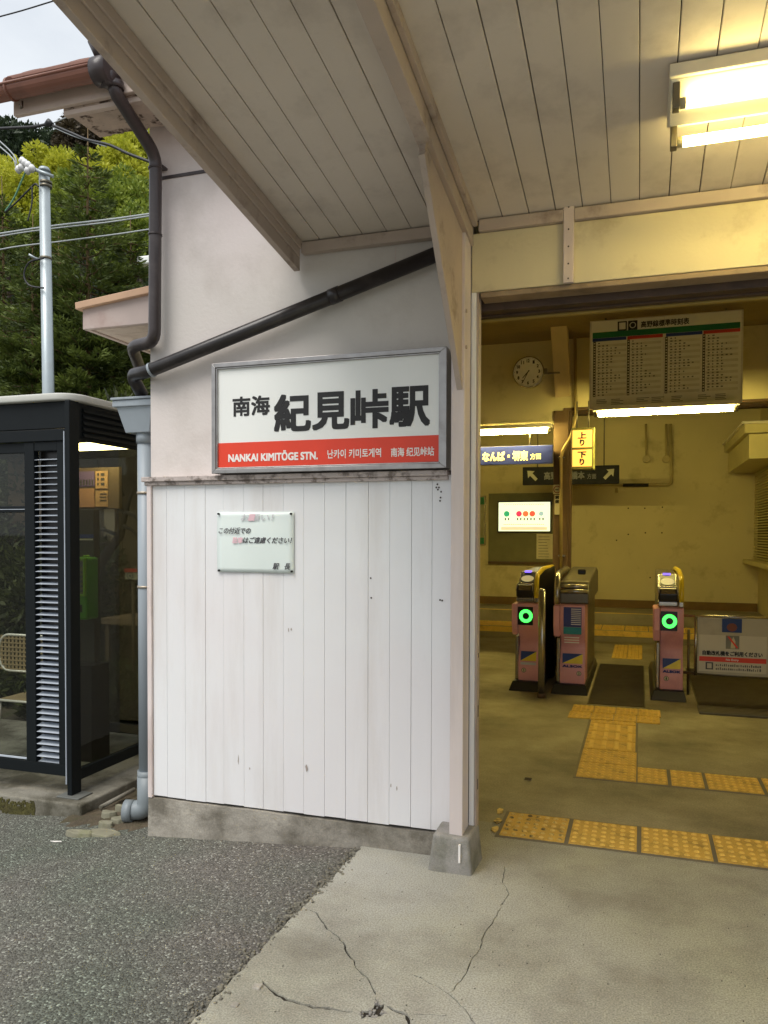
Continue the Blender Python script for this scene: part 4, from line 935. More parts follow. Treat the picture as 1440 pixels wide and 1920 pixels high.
# barrier panel between the left gates
bp = thing('dark_barrier_panel', 'black angled panel standing between the two left ticket gates', 'barrier', (-.78, 7.6, 0))
pa, pb = at(1003, 1078, 1, 7.45), at(1040, 1060, 1, 7.75)
MB().hexa([(pa.x, 7.45, .02), (pb.x, 7.75, .02), (pb.x, 7.80, .02), (pa.x, 7.50, .02), (pa.x, 7.45, pa.z), (pb.x, 7.75, pb.z), (pb.x, 7.80, pb.z), (pa.x, 7.50, pa.z)]).build('panel_sheet', mat('panel_black', S(28,24,16), .5), bp, bevel=.006)
MB().tube([(pb.x-.03, 7.72, .2), (pb.x-.03, 7.70, .45)], .006, 8).build('latch', m_ss, bp)
# steel pole
px_ = at(1015, 1308, 2, 0); pl = thing('steel_pole', 'short steel pole standing right of the left ticket gate', 'pole', (px_.x, px_.y, 0))
ztop = at(1015, 1108, 1, px_.y).z
MB().tube([(px_.x, px_.y, .03), (px_.x, px_.y, ztop)], .030, 20).build('pole_shaft', m_ss, pl)
MB().tube([(px_.x, px_.y, 0), (px_.x, px_.y, .04)], .036, 20).build('pole_base', m_htrim, pl)
v = MB().tube([(px_.x, px_.y, ztop), (px_.x, px_.y, ztop+.014), (px_.x, px_.y, ztop+.022)], [.030, .024, .008], 20).build('pole_cap', m_ss, pl)

# white barrier board
bf = thing('barrier_board', 'white barrier board with a red stripe and Japanese instructions beside the right gate', 'barrier sign', (.9, 7.2, 0))
Yb = 7.15
bx0 = at(1303, 1200, 1, Yb).x; btop = at(1303, 1155, 1, Yb).z; bbot = at(1303, 1265, 1, Yb).z; bx1 = 1.16
m_bs = mat('barrier_white', S(190,184,164), .5, var=.05, dirt=S(150,140,115), da=.4, ds=7)
m_bs2 = mat('barrier_sheet', S(212,206,188), .45, var=.03)
box('board_panel', m_bs, bf, bx0+.02, bx1, Yb, Yb+.02, bbot+.01, btop-.008)
MB().tube([(bx0+.008, Yb+.01, bbot-.005), (bx0+.008, Yb+.01, btop+.005)], .014, 10).build('frame_tube', m_ss, bf)
MB().tube([(.362, Yb+.01, btop), (bx1, Yb+.01, btop)], .012, 10).build('frame_tube', m_ss, bf)
MB().tube([(.362, Yb+.01, bbot+.015), (bx1, Yb+.01, bbot)], .012, 10).build('frame_tube', m_ssd, bf)
MB().tube([(.418, 7.40, 0), (.418, 7.40, .58)], .012, 10).build('leg', m_ssd, bf)
MB().tube([(bx1-.03, Yb+.05, 0), (bx1-.03, Yb+.05, btop)], .016, 10).build('leg', m_ssd, bf)
Yq = Yb-.002
a0, a1_, c0_, c1_ = bb_(1311, 1192, 1437, 1261, Yq); box('notice_sheet', m_bs2, bf, a0, a1_, Yq-.001, Yq+.001, c0_, c1_, bevel=0)
tpx('lettering', '自動改札機をご利用ください', m_black, bf, Yq-.003, 1317, 1430, 1221.5, 1230.5, .0016)
a0, a1_, c0_, c1_ = bb_(1311, 1233, 1437, 1242, Yq-.002); MB().box(a0, a1_, Yq-.003, Yq-.002, c0_, c1_).build('red_stripe', m_red, bf)
tpx('lettering', 'No Entry', m_wlet, bf, Yq-.004, 1361, 1385, 1235.5, 1240.5, .0005)
for r_, (ya, yb_) in enumerate(((1245.5, 1250.5), (1252.5, 1257.5))):
    pr = MB(); a = at(1342, ya, 1, Yq); b = at(1428, ya, 1, Yq); zt_ = at(1380, ya, 1, Yq).z; zb_ = at(1380, yb_, 1, Yq).z; n_ = 22
    for k in range(n_):
        xx = a.x+(b.x-a.x)*k/n_; pr.box(xx, xx+(b.x-a.x)/n_*random.uniform(.35, .7), Yq-.0025, Yq-.0015, zb_, zb_+(zt_-zb_)*random.uniform(.5, 1))
    pr.build('small_print', m_ink, bf, kind='stuff')
a0, a1_, c0_, c1_ = bb_(1323, 1241.5, 1337, 1255, Yq-.002); MB().box(a0, a1_, Yq-.003, Yq-.002, c0_, c1_).build('pictogram', m_ink, bf); MB().box(a0+.012, a1_-.012, Yq-.004, Yq-.003, c0_+.01, c1_-.01).build('pictogram_face', m_bs2, bf)
a0, a1_, c0_, c1_ = bb_(1354, 1160, 1391, 1186, Yq-.002); MB().box(a0, a1_, Yq-.004, Yq-.002, c0_, c1_).build('blue_sticker', mat('sticker_deep_blue', S(16,52,120), .4), bf); MB().disc(((a0+a1_)/2, Yq-.005, (c0_+c1_)/2-.015), .04, 1, 18, ry=.035).build('sticker_emblem', mat('emblem_brown', S(130,70,50), .5), bf)
a0, a1_, c0_, c1_ = bb_(1361, 1192, 1386, 1217, Yq-.002); MB().box(a0, a1_, Yq-.004, Yq-.002, c0_, c1_).build('hand_sticker', mat('sticker_grey', S(130,130,116), .5), bf)
xm, zm = (a0+a1_)/2, (c0_+c1_)/2
MB().prism([(xm-.015, c0_+.005), (xm+.02, c0_+.005), (xm+.022, zm+.01), (xm+.006, c1_-.008), (xm-.01, zm+.01)], 1, Yq-.006, Yq-.0045).build('sticker_hand', m_stk, bf)
MB().prism([(a0+.012, c1_-.01), (a0+.024, c1_-.004), (a1_-.008, c0_+.014), (a1_-.02, c0_+.006)], 1, Yq-.008, Yq-.0065).build('sticker_slash', m_red, bf)
# ------------------------------------------------------------------ left side: slab, booth
m_slab = mat('slab_concrete', S(138,134,122), .9, var=.15, vs=3, bump=.5, bs=40, dirt=S(70,66,52), da=.9, ds=3, dlo=.42, dhi=.6, fine=.2)
m_moss = mat('moss', S(78,74,34), .95, var=.4, vs=20, bump=.8, bs=60, dirt=S(60,52,34), da=.8, ds=12)
sb_ = MB(); xr = [(-2.90, 3.50)]
sb_.hexa([(-5.2, 3.50, -.26), (-2.885, 3.50, -.26), (-2.87, 4.95, -.26), (-5.2, 4.95, -.26), (-5.2, 3.50, -.068), (-2.89, 3.50, -.066), (-2.875, 4.95, -.065), (-5.2, 4.95, -.066)])
slab = sb_.build('booth_slab', m_slab, kind='structure', bevel=.012, seg=3)
mo = MB()
for _ in range(1500):
    x = -4.3+random.random()**.9*1.1; z = random.triangular(-.17, -.08, -.15)+.01*math.sin(x*23); s_ = random.uniform(.003, .008)
    mo.hexa([(x-s_, 3.499-s_*.5, z-s_), (x+s_, 3.499-s_*.5, z-s_), (x+s_, 3.502, z-s_), (x-s_, 3.502, z-s_), (x-s_*.6, 3.497-s_*.3, z+s_), (x+s_*.6, 3.497-s_*.3, z+s_), (x+s_, 3.502, z+s_), (x-s_, 3.502, z+s_)])
mo.build('moss_patch', m_moss, slab, kind='stuff')
# dirt, stones, stub pipe between slab and wall
dr = MB(); gx = np.linspace(-2.95, -2.30, 16); gy_ = np.linspace(3.26, 4.9, 24); vv = []
for x in gx:
    for y in gy_:
        e = min(1, max(0, (y-3.26)/.2)); vv.append((x, y, gz(x)-.012+e*(.018+random.uniform(-.008, .012))))
dr.add(vv, [(i*24+j, (i+1)*24+j, (i+1)*24+j+1, i*24+j+1) for i in range(15) for j in range(23)], 0, True)
dirt = dr.build('bare_soil', mat('soil', S(84,74,58), .95, var=.3, vs=12, bump=.8, bs=50, dirt=S(60,62,30), da=.7, ds=8, fine=.3), kind='structure')
m_pebble = mat('flat_stone', S(130,127,108), .9, var=.12, vs=9, bump=.5, bs=30, dirt=S(100,104,60), da=.7, ds=9)
for i, (qx, qy, rx, ry, lab) in enumerate(((197, 1560, .105, .05, 'large flat pale stone lying on the road edge before the drain elbow'), (205, 1521, .055, .03, 'small flat mossy stone behind the large flat stone'), (199, 1540, .05, .025, 'mossy stone between the large flat stone and the smaller one behind'),
        (150, 1558, .09, .035, 'low sunken grey stone left of the large flat stone'), (222, 1533, .055, .035, 'mossy stone touching the grey drain elbow'), (230, 1510, .05, .02, 'tiny mossy stone beneath the stub pipe'))):
    zz_ = -.098 if i in (0, 3) else -.085; p = at(qx, qy, 2, zz_); mb = MB(); n_ = 11; top_ = []; bot = []
    for k in range(n_):
        a = 2*math.pi*k/n_; r = random.uniform(.78, 1.05); top_.append((p.x+rx*.9*r*math.cos(a), p.y+ry*.9*r*math.sin(a), zz_+random.uniform(-.004, .004))); bot.append((p.x+rx*1.05*r*math.cos(a), p.y+ry*1.1*r*math.sin(a), zz_-.05))
    mb.add(top_+bot, [tuple(range(n_))]+[(k, n_+k, n_+(k+1) % n_, (k+1) % n_) for k in range(n_)]); o = mb.build('flat_stone', m_pebble, bevel=.005); tag(o, lab, 'stone', 'stones at the foot of the drain')
pA, pB = at(188, 1514, 2, -.10), at(252, 1480, 2, -.08)
o = MB().tube([pA, pB], .012, 10).build('stub_pipe', m_slab); tag(o, 'thin pale stub pipe lying along the slab edge near the stones', 'pipe')
p = at(106, 1578, 2, gz(-2.8)+.002); MB().prism([(p.x-.03, p.y-.01), (p.x+.02, p.y+.006), (p.x+.03, p.y+.002), (p.x, p.y-.012)], 2, gz(p.x)+.001, gz(p.x)+.004).build('paper_scrap', m_wlet); tag(bpy.data.objects['paper_scrap'], 'tiny white paper scrap lying on the asphalt road', 'litter')

def glassmat():
    M = bpy.data.materials.new('booth_glass'); M.use_nodes = True; t = M.node_tree; n = t.nodes; l = t.links; n.remove(n['Principled BSDF'])
    tr = n.new('ShaderNodeBsdfTransparent'); tr.inputs[0].default_value = (.66, .68, .64, 1); g = n.new('ShaderNodeBsdfGlossy'); g.inputs['Roughness'].default_value = .02; g.inputs['Color'].default_value = (.9,.9,.9,1)
    fr_ = n.new('ShaderNodeLayerWeight'); pw_ = n.new('ShaderNodeMath'); pw_.operation = 'POWER'; pw_.inputs[1].default_value = 4.; l.new(fr_.outputs['Facing'], pw_.inputs[0]); ad_ = n.new('ShaderNodeMath'); ad_.operation = 'MULTIPLY_ADD'; ad_.inputs[1].default_value = .9; ad_.inputs[2].default_value = .03; l.new(pw_.outputs[0], ad_.inputs[0]); m_ = n.new('ShaderNodeMixShader'); l.new(ad_.outputs[0], m_.inputs[0]); l.new(tr.outputs[0], m_.inputs[1]); l.new(g.outputs[0], m_.inputs[2]); l.new(m_.outputs[0], n['Material Output'].inputs[0]); return M
m_glass = glassmat()
YBf = 3.62; ZBs = -.066
bo = thing('phone_booth', 'black framed glass phone booth with a louvred front panel and rounded pale roof', 'phone booth', (-3.5, 4.1, ZBs))
cX0, cX1 = at(124, 1200, 1, YBf-.03).x, at(151, 1200, 1, YBf+.05).x
zroof = at(125, 738, 1, YBf).z; zrb = at(125, 752, 1, YBf).z; zh = at(125, 803, 1, YBf).z
XL = -4.25; YBk = 4.72
box('corner_post', m_dark, bo, cX0, cX1, YBf-.03, YBf+.05, ZBs+.008, zrb)
box('post_edge', m_slat, bo, cX0-.006, cX0-.001, YBf-.034, YBf-.028, ZBs+.07, zh-.02, bevel=0)
MB().box(cX0-.05, cX1+.07, YBf-.06, YBf+.06, ZBs, ZBs+.008).build('foot_plate', mat('foot_plate', S(110,112,108), .6, .3), bo, bevel=.002)
box('rear_post', m_dark, bo, cX1-.06, cX1, YBk-.06, YBk, ZBs+.008, zrb)
# roof with rounded corner
rr_ = .13; xr_, yr_ = cX1+.03, YBf-.05
pts = [(xr_-rr_+rr_*math.sin(a), yr_+rr_-rr_*math.cos(a)) for a in np.linspace(0, math.pi/2, 9)]+[(xr_, YBk+.03), (XL, YBk+.03), (XL, yr_)]
MB().prism(pts, 2, zrb, zroof, 0, True).build('roof_cap', m_roofw, bo, bevel=.01, seg=3)
box('header_panel', m_dark, bo, XL, cX0-.004, YBf-.015, YBf+.02, zh, zrb-.001)
box('header_trim', m_dark, bo, XL, cX0-.004, YBf-.022, YBf+.0, zh-.07, zh-.004)
box('side_header', m_dark, bo, cX1-.04, cX1-.012, YBf+.051, YBk-.06, zh-.06, zrb-.001)
for i in range(5): MB().hexa([(cX1-.012, YBf+.09, zh-.03+i*.035), (cX1-.011, YBk-.09, zh-.03+i*.035), (cX1-.012, YBk-.09, zh-.028+i*.035), (cX1-.012, YBf+.09, zh-.028+i*.035), (cX1+.006, YBf+.09, zh-.040+i*.035), (cX1+.006, YBk-.09, zh-.040+i*.035), (cX1-.011, YBk-.09, zh-.01+i*.035), (cX1-.011, YBf+.09, zh-.01+i*.035)]).build('vent_fin', m_dark, bo)
zb0 = at(100, 1452, 1, YBf).z; zb1_ = at(100, 1424, 1, YBf).z
box('bottom_rail', m_dark, bo, XL, cX0-.004, YBf-.01, YBf+.03, zb0, zb1_-.02)
lx0, lx1 = at(68, 1100, 1, YBf).x, at(111, 1100, 1, YBf).x; mx0 = at(50, 1100, 1, YBf).x
box('louver_frame', m_dark, bo, lx1, cX0-.008, YBf-.012, YBf+.03, zb1_-.02, zh-.071)
box('louver_frame', m_dark, bo, mx0, lx0, YBf-.012, YBf+.03, zb1_-.02, zh-.071)
zlt, zlb = at(90, 852, 1, YBf).z, at(90, 1432, 1, YBf).z
box('louver_frame', m_dark, bo, lx0+.001, lx1-.001, YBf-.01, YBf+.03, zlt+.02, zh-.071)
MB().box(lx0, lx1, YBf+.045, YBf+.05, zlb-.02, zlt+.03).build('louver_back', m_gdark, bo)
ns_ = 50
for i in range(ns_):
    z_ = zlb+.008+(zlt-zlb)*i/ns_
    if i == 0:
        sl0 = MB().hexa([(lx0+.002, YBf-.008, z_-.004), (lx1-.002, YBf-.008, z_-.004), (lx1-.002, YBf+.040, z_+.006), (lx0+.002, YBf+.040, z_+.006), (lx0+.002, YBf-.008, z_-.002), (lx1-.002, YBf-.008, z_-.002), (lx1-.002, YBf+.040, z_+.008), (lx0+.002, YBf+.040, z_+.008)]).build('louver_slat', m_slat, bo); base = sl0.location.copy(); zb_0 = z_
    else:
        o = sl0.copy(); COL.objects.link(o); o.location = base+Vector((0, 0, z_-zb_0))
zmr = at(20, 955, 1, YBf).z
box('glass_pane', m_glass, bo, XL, mx0-.001, YBf+.008, YBf+.012, zb1_-.02, zmr-.02, bevel=0)
box('glass_pane', m_glass, bo, XL, mx0-.001, YBf+.008, YBf+.012, zmr+.02, zh-.08, bevel=0)
box('door_rail', m_dark, bo, XL, mx0-.001, YBf-.004, YBf+.02, zmr-.019, zmr+.019)
box('door_rail', m_dark, bo, XL, mx0-.001, YBf-.004, YBf+.02, zh-.13, zh-.071)
box('rail_edge', m_slat, bo, XL, mx0-.001, YBf-.008, YBf-.005, zmr-.002, zmr+.001, bevel=0)
box('rail_edge', m_slat, bo, XL, mx0-.001, YBf-.012, YBf-.001, zb1_-.012, zb1_-.004, bevel=0)
box('glass_pane', m_glass, bo, cX1-.022, cX1-.018, YBf+.05, YBk-.06, ZBs+.14, zh-.06, bevel=0)
box('side_rail', m_dark, bo, cX1-.045, cX1-.005, YBf+.051, YBk-.06, ZBs+.075, ZBs+.135)
box('rear_rail', m_dark, bo, XL, cX1-.061, YBk-.05, YBk-.01, ZBs+.06, ZBs+.13)
box('rear_rail', m_dark, bo, XL, cX1-.061, YBk-.05, YBk-.01, zh-.05, zrb-.002)
box('glass_pane', m_glass, bo, XL, cX1-.061, YBk-.03, YBk-.026, ZBs+.13, zh-.05, bevel=0)
MB().box(XL, cX1-.05, YBf+.03, YBk-.02, zrb-.03, zrb-.002).build('ceiling_panel', mat('booth_ceiling', S(120,108,80), .6), bo)
_zl = at(190, 838, 1, 4.2).z; ml = MB().box(at(120, 838, 1, 4.2).x, at(238, 838, 1, 4.2).x, 4.15, 4.25, _zl-.015, _zl+.025).build('lamp_cover', mat('booth_lamp', (1,.85,.4), .4, var=0, emis=(1.,.80,.35), es=16.), bo, bevel=.01)
# phone cabinet
YPh = 4.28
phx1 = at(178, 1100, 1, YPh-.02).x
cabx1 = at(172, 1000, 1, YPh).x
box('cabinet_back', mat('cabinet_brown', S(62,58,48), .5), bo, phx1-.42, cabx1+.0, YPh+.02, YPh+.08, .55, at(160, 955, 1, YPh).z)
box('cabinet_base', m_gdark, bo, phx1-.42, at(190, 1200, 1, YPh).x, YPh-.1, YPh+.08, ZBs+.001, .56)
a0, a1_, c0_, c1_ = bb_(150, 1002, 172, 1009, YPh); MB().box(a0-.2, a1_, YPh+.014, YPh+.019, c0_, c1_).build('blue_label', m_tbu, bo)
a0, a1_, c0_, c1_ = bb_(150, 1010, 171, 1013, YPh); MB().box(a0-.2, a1_, YPh+.014, YPh+.019, c0_, c1_).build('white_label', m_bs2, bo)
np1 = at(205, 910, 1, YPh).x; nz0, nz1 = at(176, 953, 1, YPh).z, at(176, 874, 1, YPh).z
box('notice_backboard', mat('notice_frame', S(112,96,78), .5), bo, np1-.62, np1, YPh+.10, YPh+.13, nz0-.0, nz1+.0)
m_nt = mat('notice_tan', S(196,160,122), .5, var=.06)
for (xa, ya, xb, yb, mt) in ((180, 883, 203, 916, m_nt), (180, 920, 203, 950, m_nt), (147, 916, 178, 951, mat('notice_pink', S(190,146,116), .5)), (147, 884, 178, 912, mat('notice_violet', S(120,100,150), .5))):
    a0, a1_, c0_, c1_ = bb_(xa, ya, xb, yb, YPh+.1); MB().box(a0-(.1 if xa < 150 else 0), a1_, YPh+.094, YPh+.098, c0_, c1_).build('notice_sheet', mt, bo)
pr = MB()
for r in range(3):
    a0, a1_, c0_, c1_ = bb_(189, 887+r*9, 195, 892+r*9, YPh+.09); pr.box(a0, a1_, YPh+.091, YPh+.0935, c0_, c1_)
    a0, a1_, c0_, c1_ = bb_(182, 887+r*9, 184.5, 892+r*9, YPh+.09); pr.box(a0, a1_, YPh+.091, YPh+.0935, c0_, c1_)
    a0, a1_, c0_, c1_ = bb_(187, 925+r*6, 199, 927+r*6, YPh+.09); pr.box(a0, a1_, YPh+.091, YPh+.0935, c0_, c1_)
for k in range(5):
    a0, a1_, c0_, c1_ = bb_(150+k*5.4, 899, 152.5+k*5.4, 910, YPh+.09); pr.box(a0, a1_, YPh+.091, YPh+.0935, c0_, c1_)
pr.build('notice_print', m_ink, bo, kind='stuff')
ph = thing('public_phone', 'bright green public telephone with keypad inside the glass booth', 'telephone', (phx1-.14, YPh-.1, .6))
m_pg = mat('phone_green', S(136,186,44), .4, var=.05); m_pg2 = mat('phone_dark_green', S(84,150,36), .4)
pz1, pz0 = at(165, 1045, 1, YPh-.1).z, at(165, 1163, 1, YPh-.1).z; pzm = at(165, 1118, 1, YPh-.1).z
box('phone_body', m_pg2, ph, phx1-.30, phx1, YPh-.10, YPh+.019, pz0, pz1, bevel=.014)
fr('face_rim', ph, phx1-.27, phx1-.004, pzm, pz1-.006, YPh-.115, YPh-.098, .014, m_pg)
box('face_plate', mat('phone_plate', S(120,120,84), .4), ph, phx1-.255, phx1-.02, YPh-.106, YPh-.1005, pzm+.014, pz1-.02, bevel=0)
for r in range(5):
    for c in range(3):
        xk = phx1-.035-c*.030; zk = pzm+.035+r*.030; MB().box(xk-.010, xk+.010, YPh-.113, YPh-.1065, zk-.008, zk+.008).build('key', m_dimlet, ph)
MB().disc((phx1-.075, YPh-.108, pz1-.045), .022, 1, 16).build('dial_mark', m_wlet, ph); MB().disc((phx1-.035, YPh-.108, pz1-.045), .018, 1, 16).build('dial_mark', m_dimlet, ph)
box('coin_return', m_gdark, ph, phx1-.085, phx1-.035, YPh-.102, YPh-.1002, pz0+.05, pz0+.10, bevel=0)
MB().tube([(phx1-.04, YPh-.05, pz1), (phx1-.04, YPh-.05, pz1+.012)], .02, 12).build('card_button', m_pg, ph)
box('handset', m_pg, ph, phx1-.295, phx1-.272, YPh-.16, YPh-.1, pzm, pz1-.02, bevel=.01)

# ------------------------------------------------------------------ yard behind the booth
MB().box(-14, -2.42, 4.96, 24, -.3, -.16).build('garden_ground', mat('garden_soil', S(66,58,42), .95, var=.4, vs=5, bump=.8, bs=30, dirt=S(52,60,24), da=.8, ds=3), kind='structure')
YY = 7.2
yh = thing('garden_shed', 'dim brown garden shed with a pale lattice strip seen through the booth glass', 'shed', (-5, YY, -.16))
xa, xb = at(150, 1000, 1, YY).x, at(262, 1000, 1, YY).x
mb_w = mat('shed_brown', S(104,84,60), .8, var=.2, vs=3)
n_ = 7
for i in range(n_):
    a, b = xa-1.0+(xb-xa+1.4)*i/n_, xa-1.0+(xb-xa+1.4)*(i+1)/n_; MB().box(a+.004, b-.004, YY, YY+.03, -.16, 2.3).build('wall_panel', mb_w, yh)
MB().box(xa-1.3, xb+.5, YY-.5, YY+.9, 2.3, 2.36).build('shed_roof', m_rooftop, yh)
sx0, sx1 = at(195, 1000, 1, YY-.05).x, at(215, 1000, 1, YY-.05).x; zL0, zL1, zL2 = at(205, 1165, 1, YY-.05).z, at(205, 1080, 1, YY-.05).z, at(205, 955, 1, YY-.05).z
box('pale_post', mat('pale_board', S(190,166,136), .7, var=.12, vs=4), yh, sx0, sx1, YY-.05, YY-.001, zL0, zL2)
nl = 9
for i in range(nl):
    z0_, z1_ = zL0+(zL1-zL0)*i/nl, zL0+(zL1-zL0)*(i+1)/nl
    for a, b in ((z0_, z1_), (z1_, z0_)): MB().tube([(sx0, YY-.055, a), (sx1, YY-.055, b)], .006, 6).build('lattice_bar', mb_w, yh)
a0, a1_, c0_, c1_ = bb_(190, 1160, 262, 1172, 6.4); tb_ = thing('potting_table', 'low brown wooden table behind the booth glass near the lattice', 'table', ((a0+a1_)/2, 6.5, -.16))
box('tabletop', mat('table_brown', S(124,100,72), .7, var=.1), tb_, a0, a1_+.3, 6.4, 6.9, c0_, c1_)
for xx in (a0+.05, a1_+.25):
    for yy in (6.44, 6.86): box('leg', mb_w, tb_, xx-.02, xx+.02, yy-.02, yy+.02, -.16, c0_-.001)
a0, a1_, c0_, c1_ = bb_(234, 1066, 258, 1087, 5.6)
rs_ = thing('small_round_mark_sign', 'small white sign with a red top band behind the booth near the downpipe', 'sign', ((a0+a1_)/2, 5.6, c0_))
box('sign_plate', m_stk, rs_, a0, a1_, 5.6, 5.61, c0_, c1_); box('red_band', m_red, rs_, a0, a1_, 5.594, 5.599, c0_+(c1_-c0_)*.68, c1_, bevel=0)
xm, zm = (a0*.5+a1_*.5)-.01, c0_+(c1_-c0_)*.34; MB().disc((xm, 5.5985, zm), .034, 1, 16).build('ring', m_ink, rs_); MB().disc((xm, 5.5975, zm), .025, 1, 16).build('disc', m_stk, rs_)
MB().disc((xm, 5.5965, zm), .011, 1, 10).build('dot', m_ink, rs_)
MB().tube([(xm, 5.64, -.16), (xm, 5.64, c1_)], .015, 8).build('stake', mb_w, rs_)
# bare branching tree
def branchy(mb, p, d, L, r, depth):
    q = p+d*L; mb.tube([p, (p+q)/2+Vector((random.uniform(-.05, .05)*L, 0, random.uniform(-.05, .05)*L)), q], [r, r*.85, r*.7], 7)
    if depth:
        for _ in range(random.choice((2, 3))):
            nd = (d+Vector((random.uniform(-.8, .8), random.uniform(-.5, .5), random.uniform(-.3, .7)))).normalized(); branchy(mb, q, nd, L*random.uniform(.6, .8), r*.6, depth-1)
tr_ = thing('bare_garden_tree', 'dark leaning leafless tree seen through the booth glass', 'tree', at(140, 1260, 1, 5.5))
m_bark = mat('dark_bark', S(52,40,32), .9, var=.3, vs=12, bump=.6, bs=40)
mb = MB(); pp = [at(q[0], q[1], 1, 5.5) for q in ((125, 1330), (160, 1110), (195, 1045), (225, 1005), (236, 960), (250, 915))]
mb.tube(pp, [.06, .05, .042, .036, .022, .01], 9)
mb.build('trunk', m_bark, tr_)
lb_ = MB()
for q0_, q1_ in (((225, 1005), (165, 990)), ((195, 1045), (150, 1075)), ((230, 985), (262, 1010)), ((236, 960), (185, 945)), ((236, 960), (262, 980)), ((215, 1018), (170, 1030)), ((230, 930), (210, 890))):
    a, b = at(*q0_, 1, 5.5), at(*q1_, 1, 5.4); lb_.tube([a, (a+b)/2+Vector((0, 0, .02)), b], [.02, .014, .006], 7); branchy(lb_, b, (b-a).normalized(), .12, .006, 2)
lb_.build('limb', m_bark, tr_)
# garden chair
YCx = 5.15
gc = thing('mesh_garden_chair', 'white tube garden chair with woven mesh back behind the booth door glass', 'chair', at(0, 1380, 1, YCx))
zt_, zb_ = at(20, 1190, 1, YCx).z, at(20, 1257, 1, YCx).z; x1 = at(62, 1220, 1, YCx).x; x0 = at(0, 1220, 1, YCx).x; xm0 = x0-.02
m_tubew = mat('chair_tube', S(225,220,205), .35, .3)
MB().tube([(x1+.25, YCx, zt_), (xm0+.05, YCx, zt_), (xm0, YCx, (zt_+zb_)/2), (xm0+.05, YCx, zb_), (x1+.25, YCx, zb_)], .011, 10, bend=.12).build('back_frame', m_tubew, gc)
wv = MB()
for i in range(16):
    xx = xm0+.03+i*(x1+.25-xm0)/16; wv.box(xx, xx+.022, YCx-.004, YCx+.002, zb_+.005, zt_-.005)
for i in range(8):
    z_ = zb_+.01+i*(zt_-zb_)/8.3; wv.box(xm0+.02, x1+.25, YCx-.008, YCx-.005, z_, z_+.012)
wv.build('woven_back', mat('woven_tan', S(150,130,92), .7), gc)
zs_ = at(20, 1313, 1, YCx).z; MB().tube([(xm0, YCx-.02, zs_), (x1+.25, YCx-.02, zs_)], .011, 10).build('seat_frame', m_tubew, gc)
box('seat_panel', MATS['woven_tan'], gc, xm0, x1+.25, YCx-.01, YCx+.42, zs_-.01, zs_+.005)
for xx in (xm0+.02, x1+.23):
    for yy in (YCx, YCx+.4): MB().tube([(xx, yy, -.16), (xx, yy, zs_)], .011, 8).build('leg', m_tubew, gc)

# ------------------------------------------------------------------ small side roof
Y2 = 3.95
er = thing('side_lean_to_roof', 'small pinkish lean-to roof projecting left from the building side wall', 'roof', (-2.7, 4.3, 2.7))
def P2(x, y, Y=Y2): return at(x, y, 1, Y)
a, b, c, d = P2(155, 579), P2(282, 549), P2(282, 606), P2(155, 618)
def slabp(name, q, dy, mt): v = Vector((0, dy, 0)); return MB().hexa([q[3], q[2], q[2]+v, q[3]+v, q[0], q[1], q[1]+v, q[0]+v]).build(name, mt, er, bevel=.004)
slabp('front_board', (a, b, c, d), .03, mat('side_roof_board', S(188,172,165), .7, var=.07, vs=5, dirt=S(150,120,110), da=.5, ds=5))
a2, b2, c2, d2 = P2(140, 567, Y2-.03), P2(284, 534, Y2-.03), P2(284, 548, Y2-.03), P2(141, 580, Y2-.03)
slabp('roof_edge', (a2, b2, c2, d2), .95, mat('side_roof_edge', S(196,160,130), .6, var=.08))
e1, e2 = d+Vector((.02, .032, .01)), c+Vector((.02, .032, .01)); 
for i in range(7):
    v0, v1 = Vector((0, .032+i*.13, .0)), Vector((0, .032+i*.13+.126, .0)); MB().hexa([e1+v0, e2+v0, e2+v1, e1+v1, e1+v0+Vector((0,0,.02)), e2+v0+Vector((0,0,.02)), e2+v1+Vector((0,0,.02)), e1+v1+Vector((0,0,.02))]).build('soffit_board', m_eave, er)
slabp('end_board', (a+Vector((.0,.032,0)), a+Vector((.03,.032,0)), d+Vector((.03,.032,0)), d+Vector((0,.032,0))), .9, MATS['side_roof_board'])

# ------------------------------------------------------------------ vegetation
def leafmat(name, c1, c2, tr=.25):
    M = bpy.data.materials.new(name); M.use_nodes = True; t = M.node_tree; n = t.nodes; l = t.links; b = n['Principled BSDF']; b.inputs['Roughness'].default_value = .55; b.inputs['Specular IOR Level'].default_value = .3
    tcn = n.new('ShaderNodeTexCoord'); q = n.new('ShaderNodeTexNoise'); q.inputs['Scale'].default_value = 1.4; q.inputs['Detail'].default_value = 9; q.inputs['Roughness'].default_value = .8; l.new(tcn.outputs['Object'], q.inputs[0])
    r = n.new('ShaderNodeValToRGB'); r.color_ramp.elements[0].position = .38; r.color_ramp.elements[1].position = .62; r.color_ramp.elements[0].color = (*c1, 1); r.color_ramp.elements[1].color = (*c2, 1); l.new(q.outputs[0], r.inputs[0]); l.new(r.outputs[0], b.inputs['Base Color'])
    T = n.new('ShaderNodeBsdfTranslucent'); l.new(r.outputs[0], T.inputs[0]); m_ = n.new('ShaderNodeMixShader'); m_.inputs[0].default_value = tr; l.new(b.outputs[0], m_.inputs[1]); l.new(T.outputs[0], m_.inputs[2]); l.new(m_.outputs[0], n['Material Output'].inputs[0]); return M
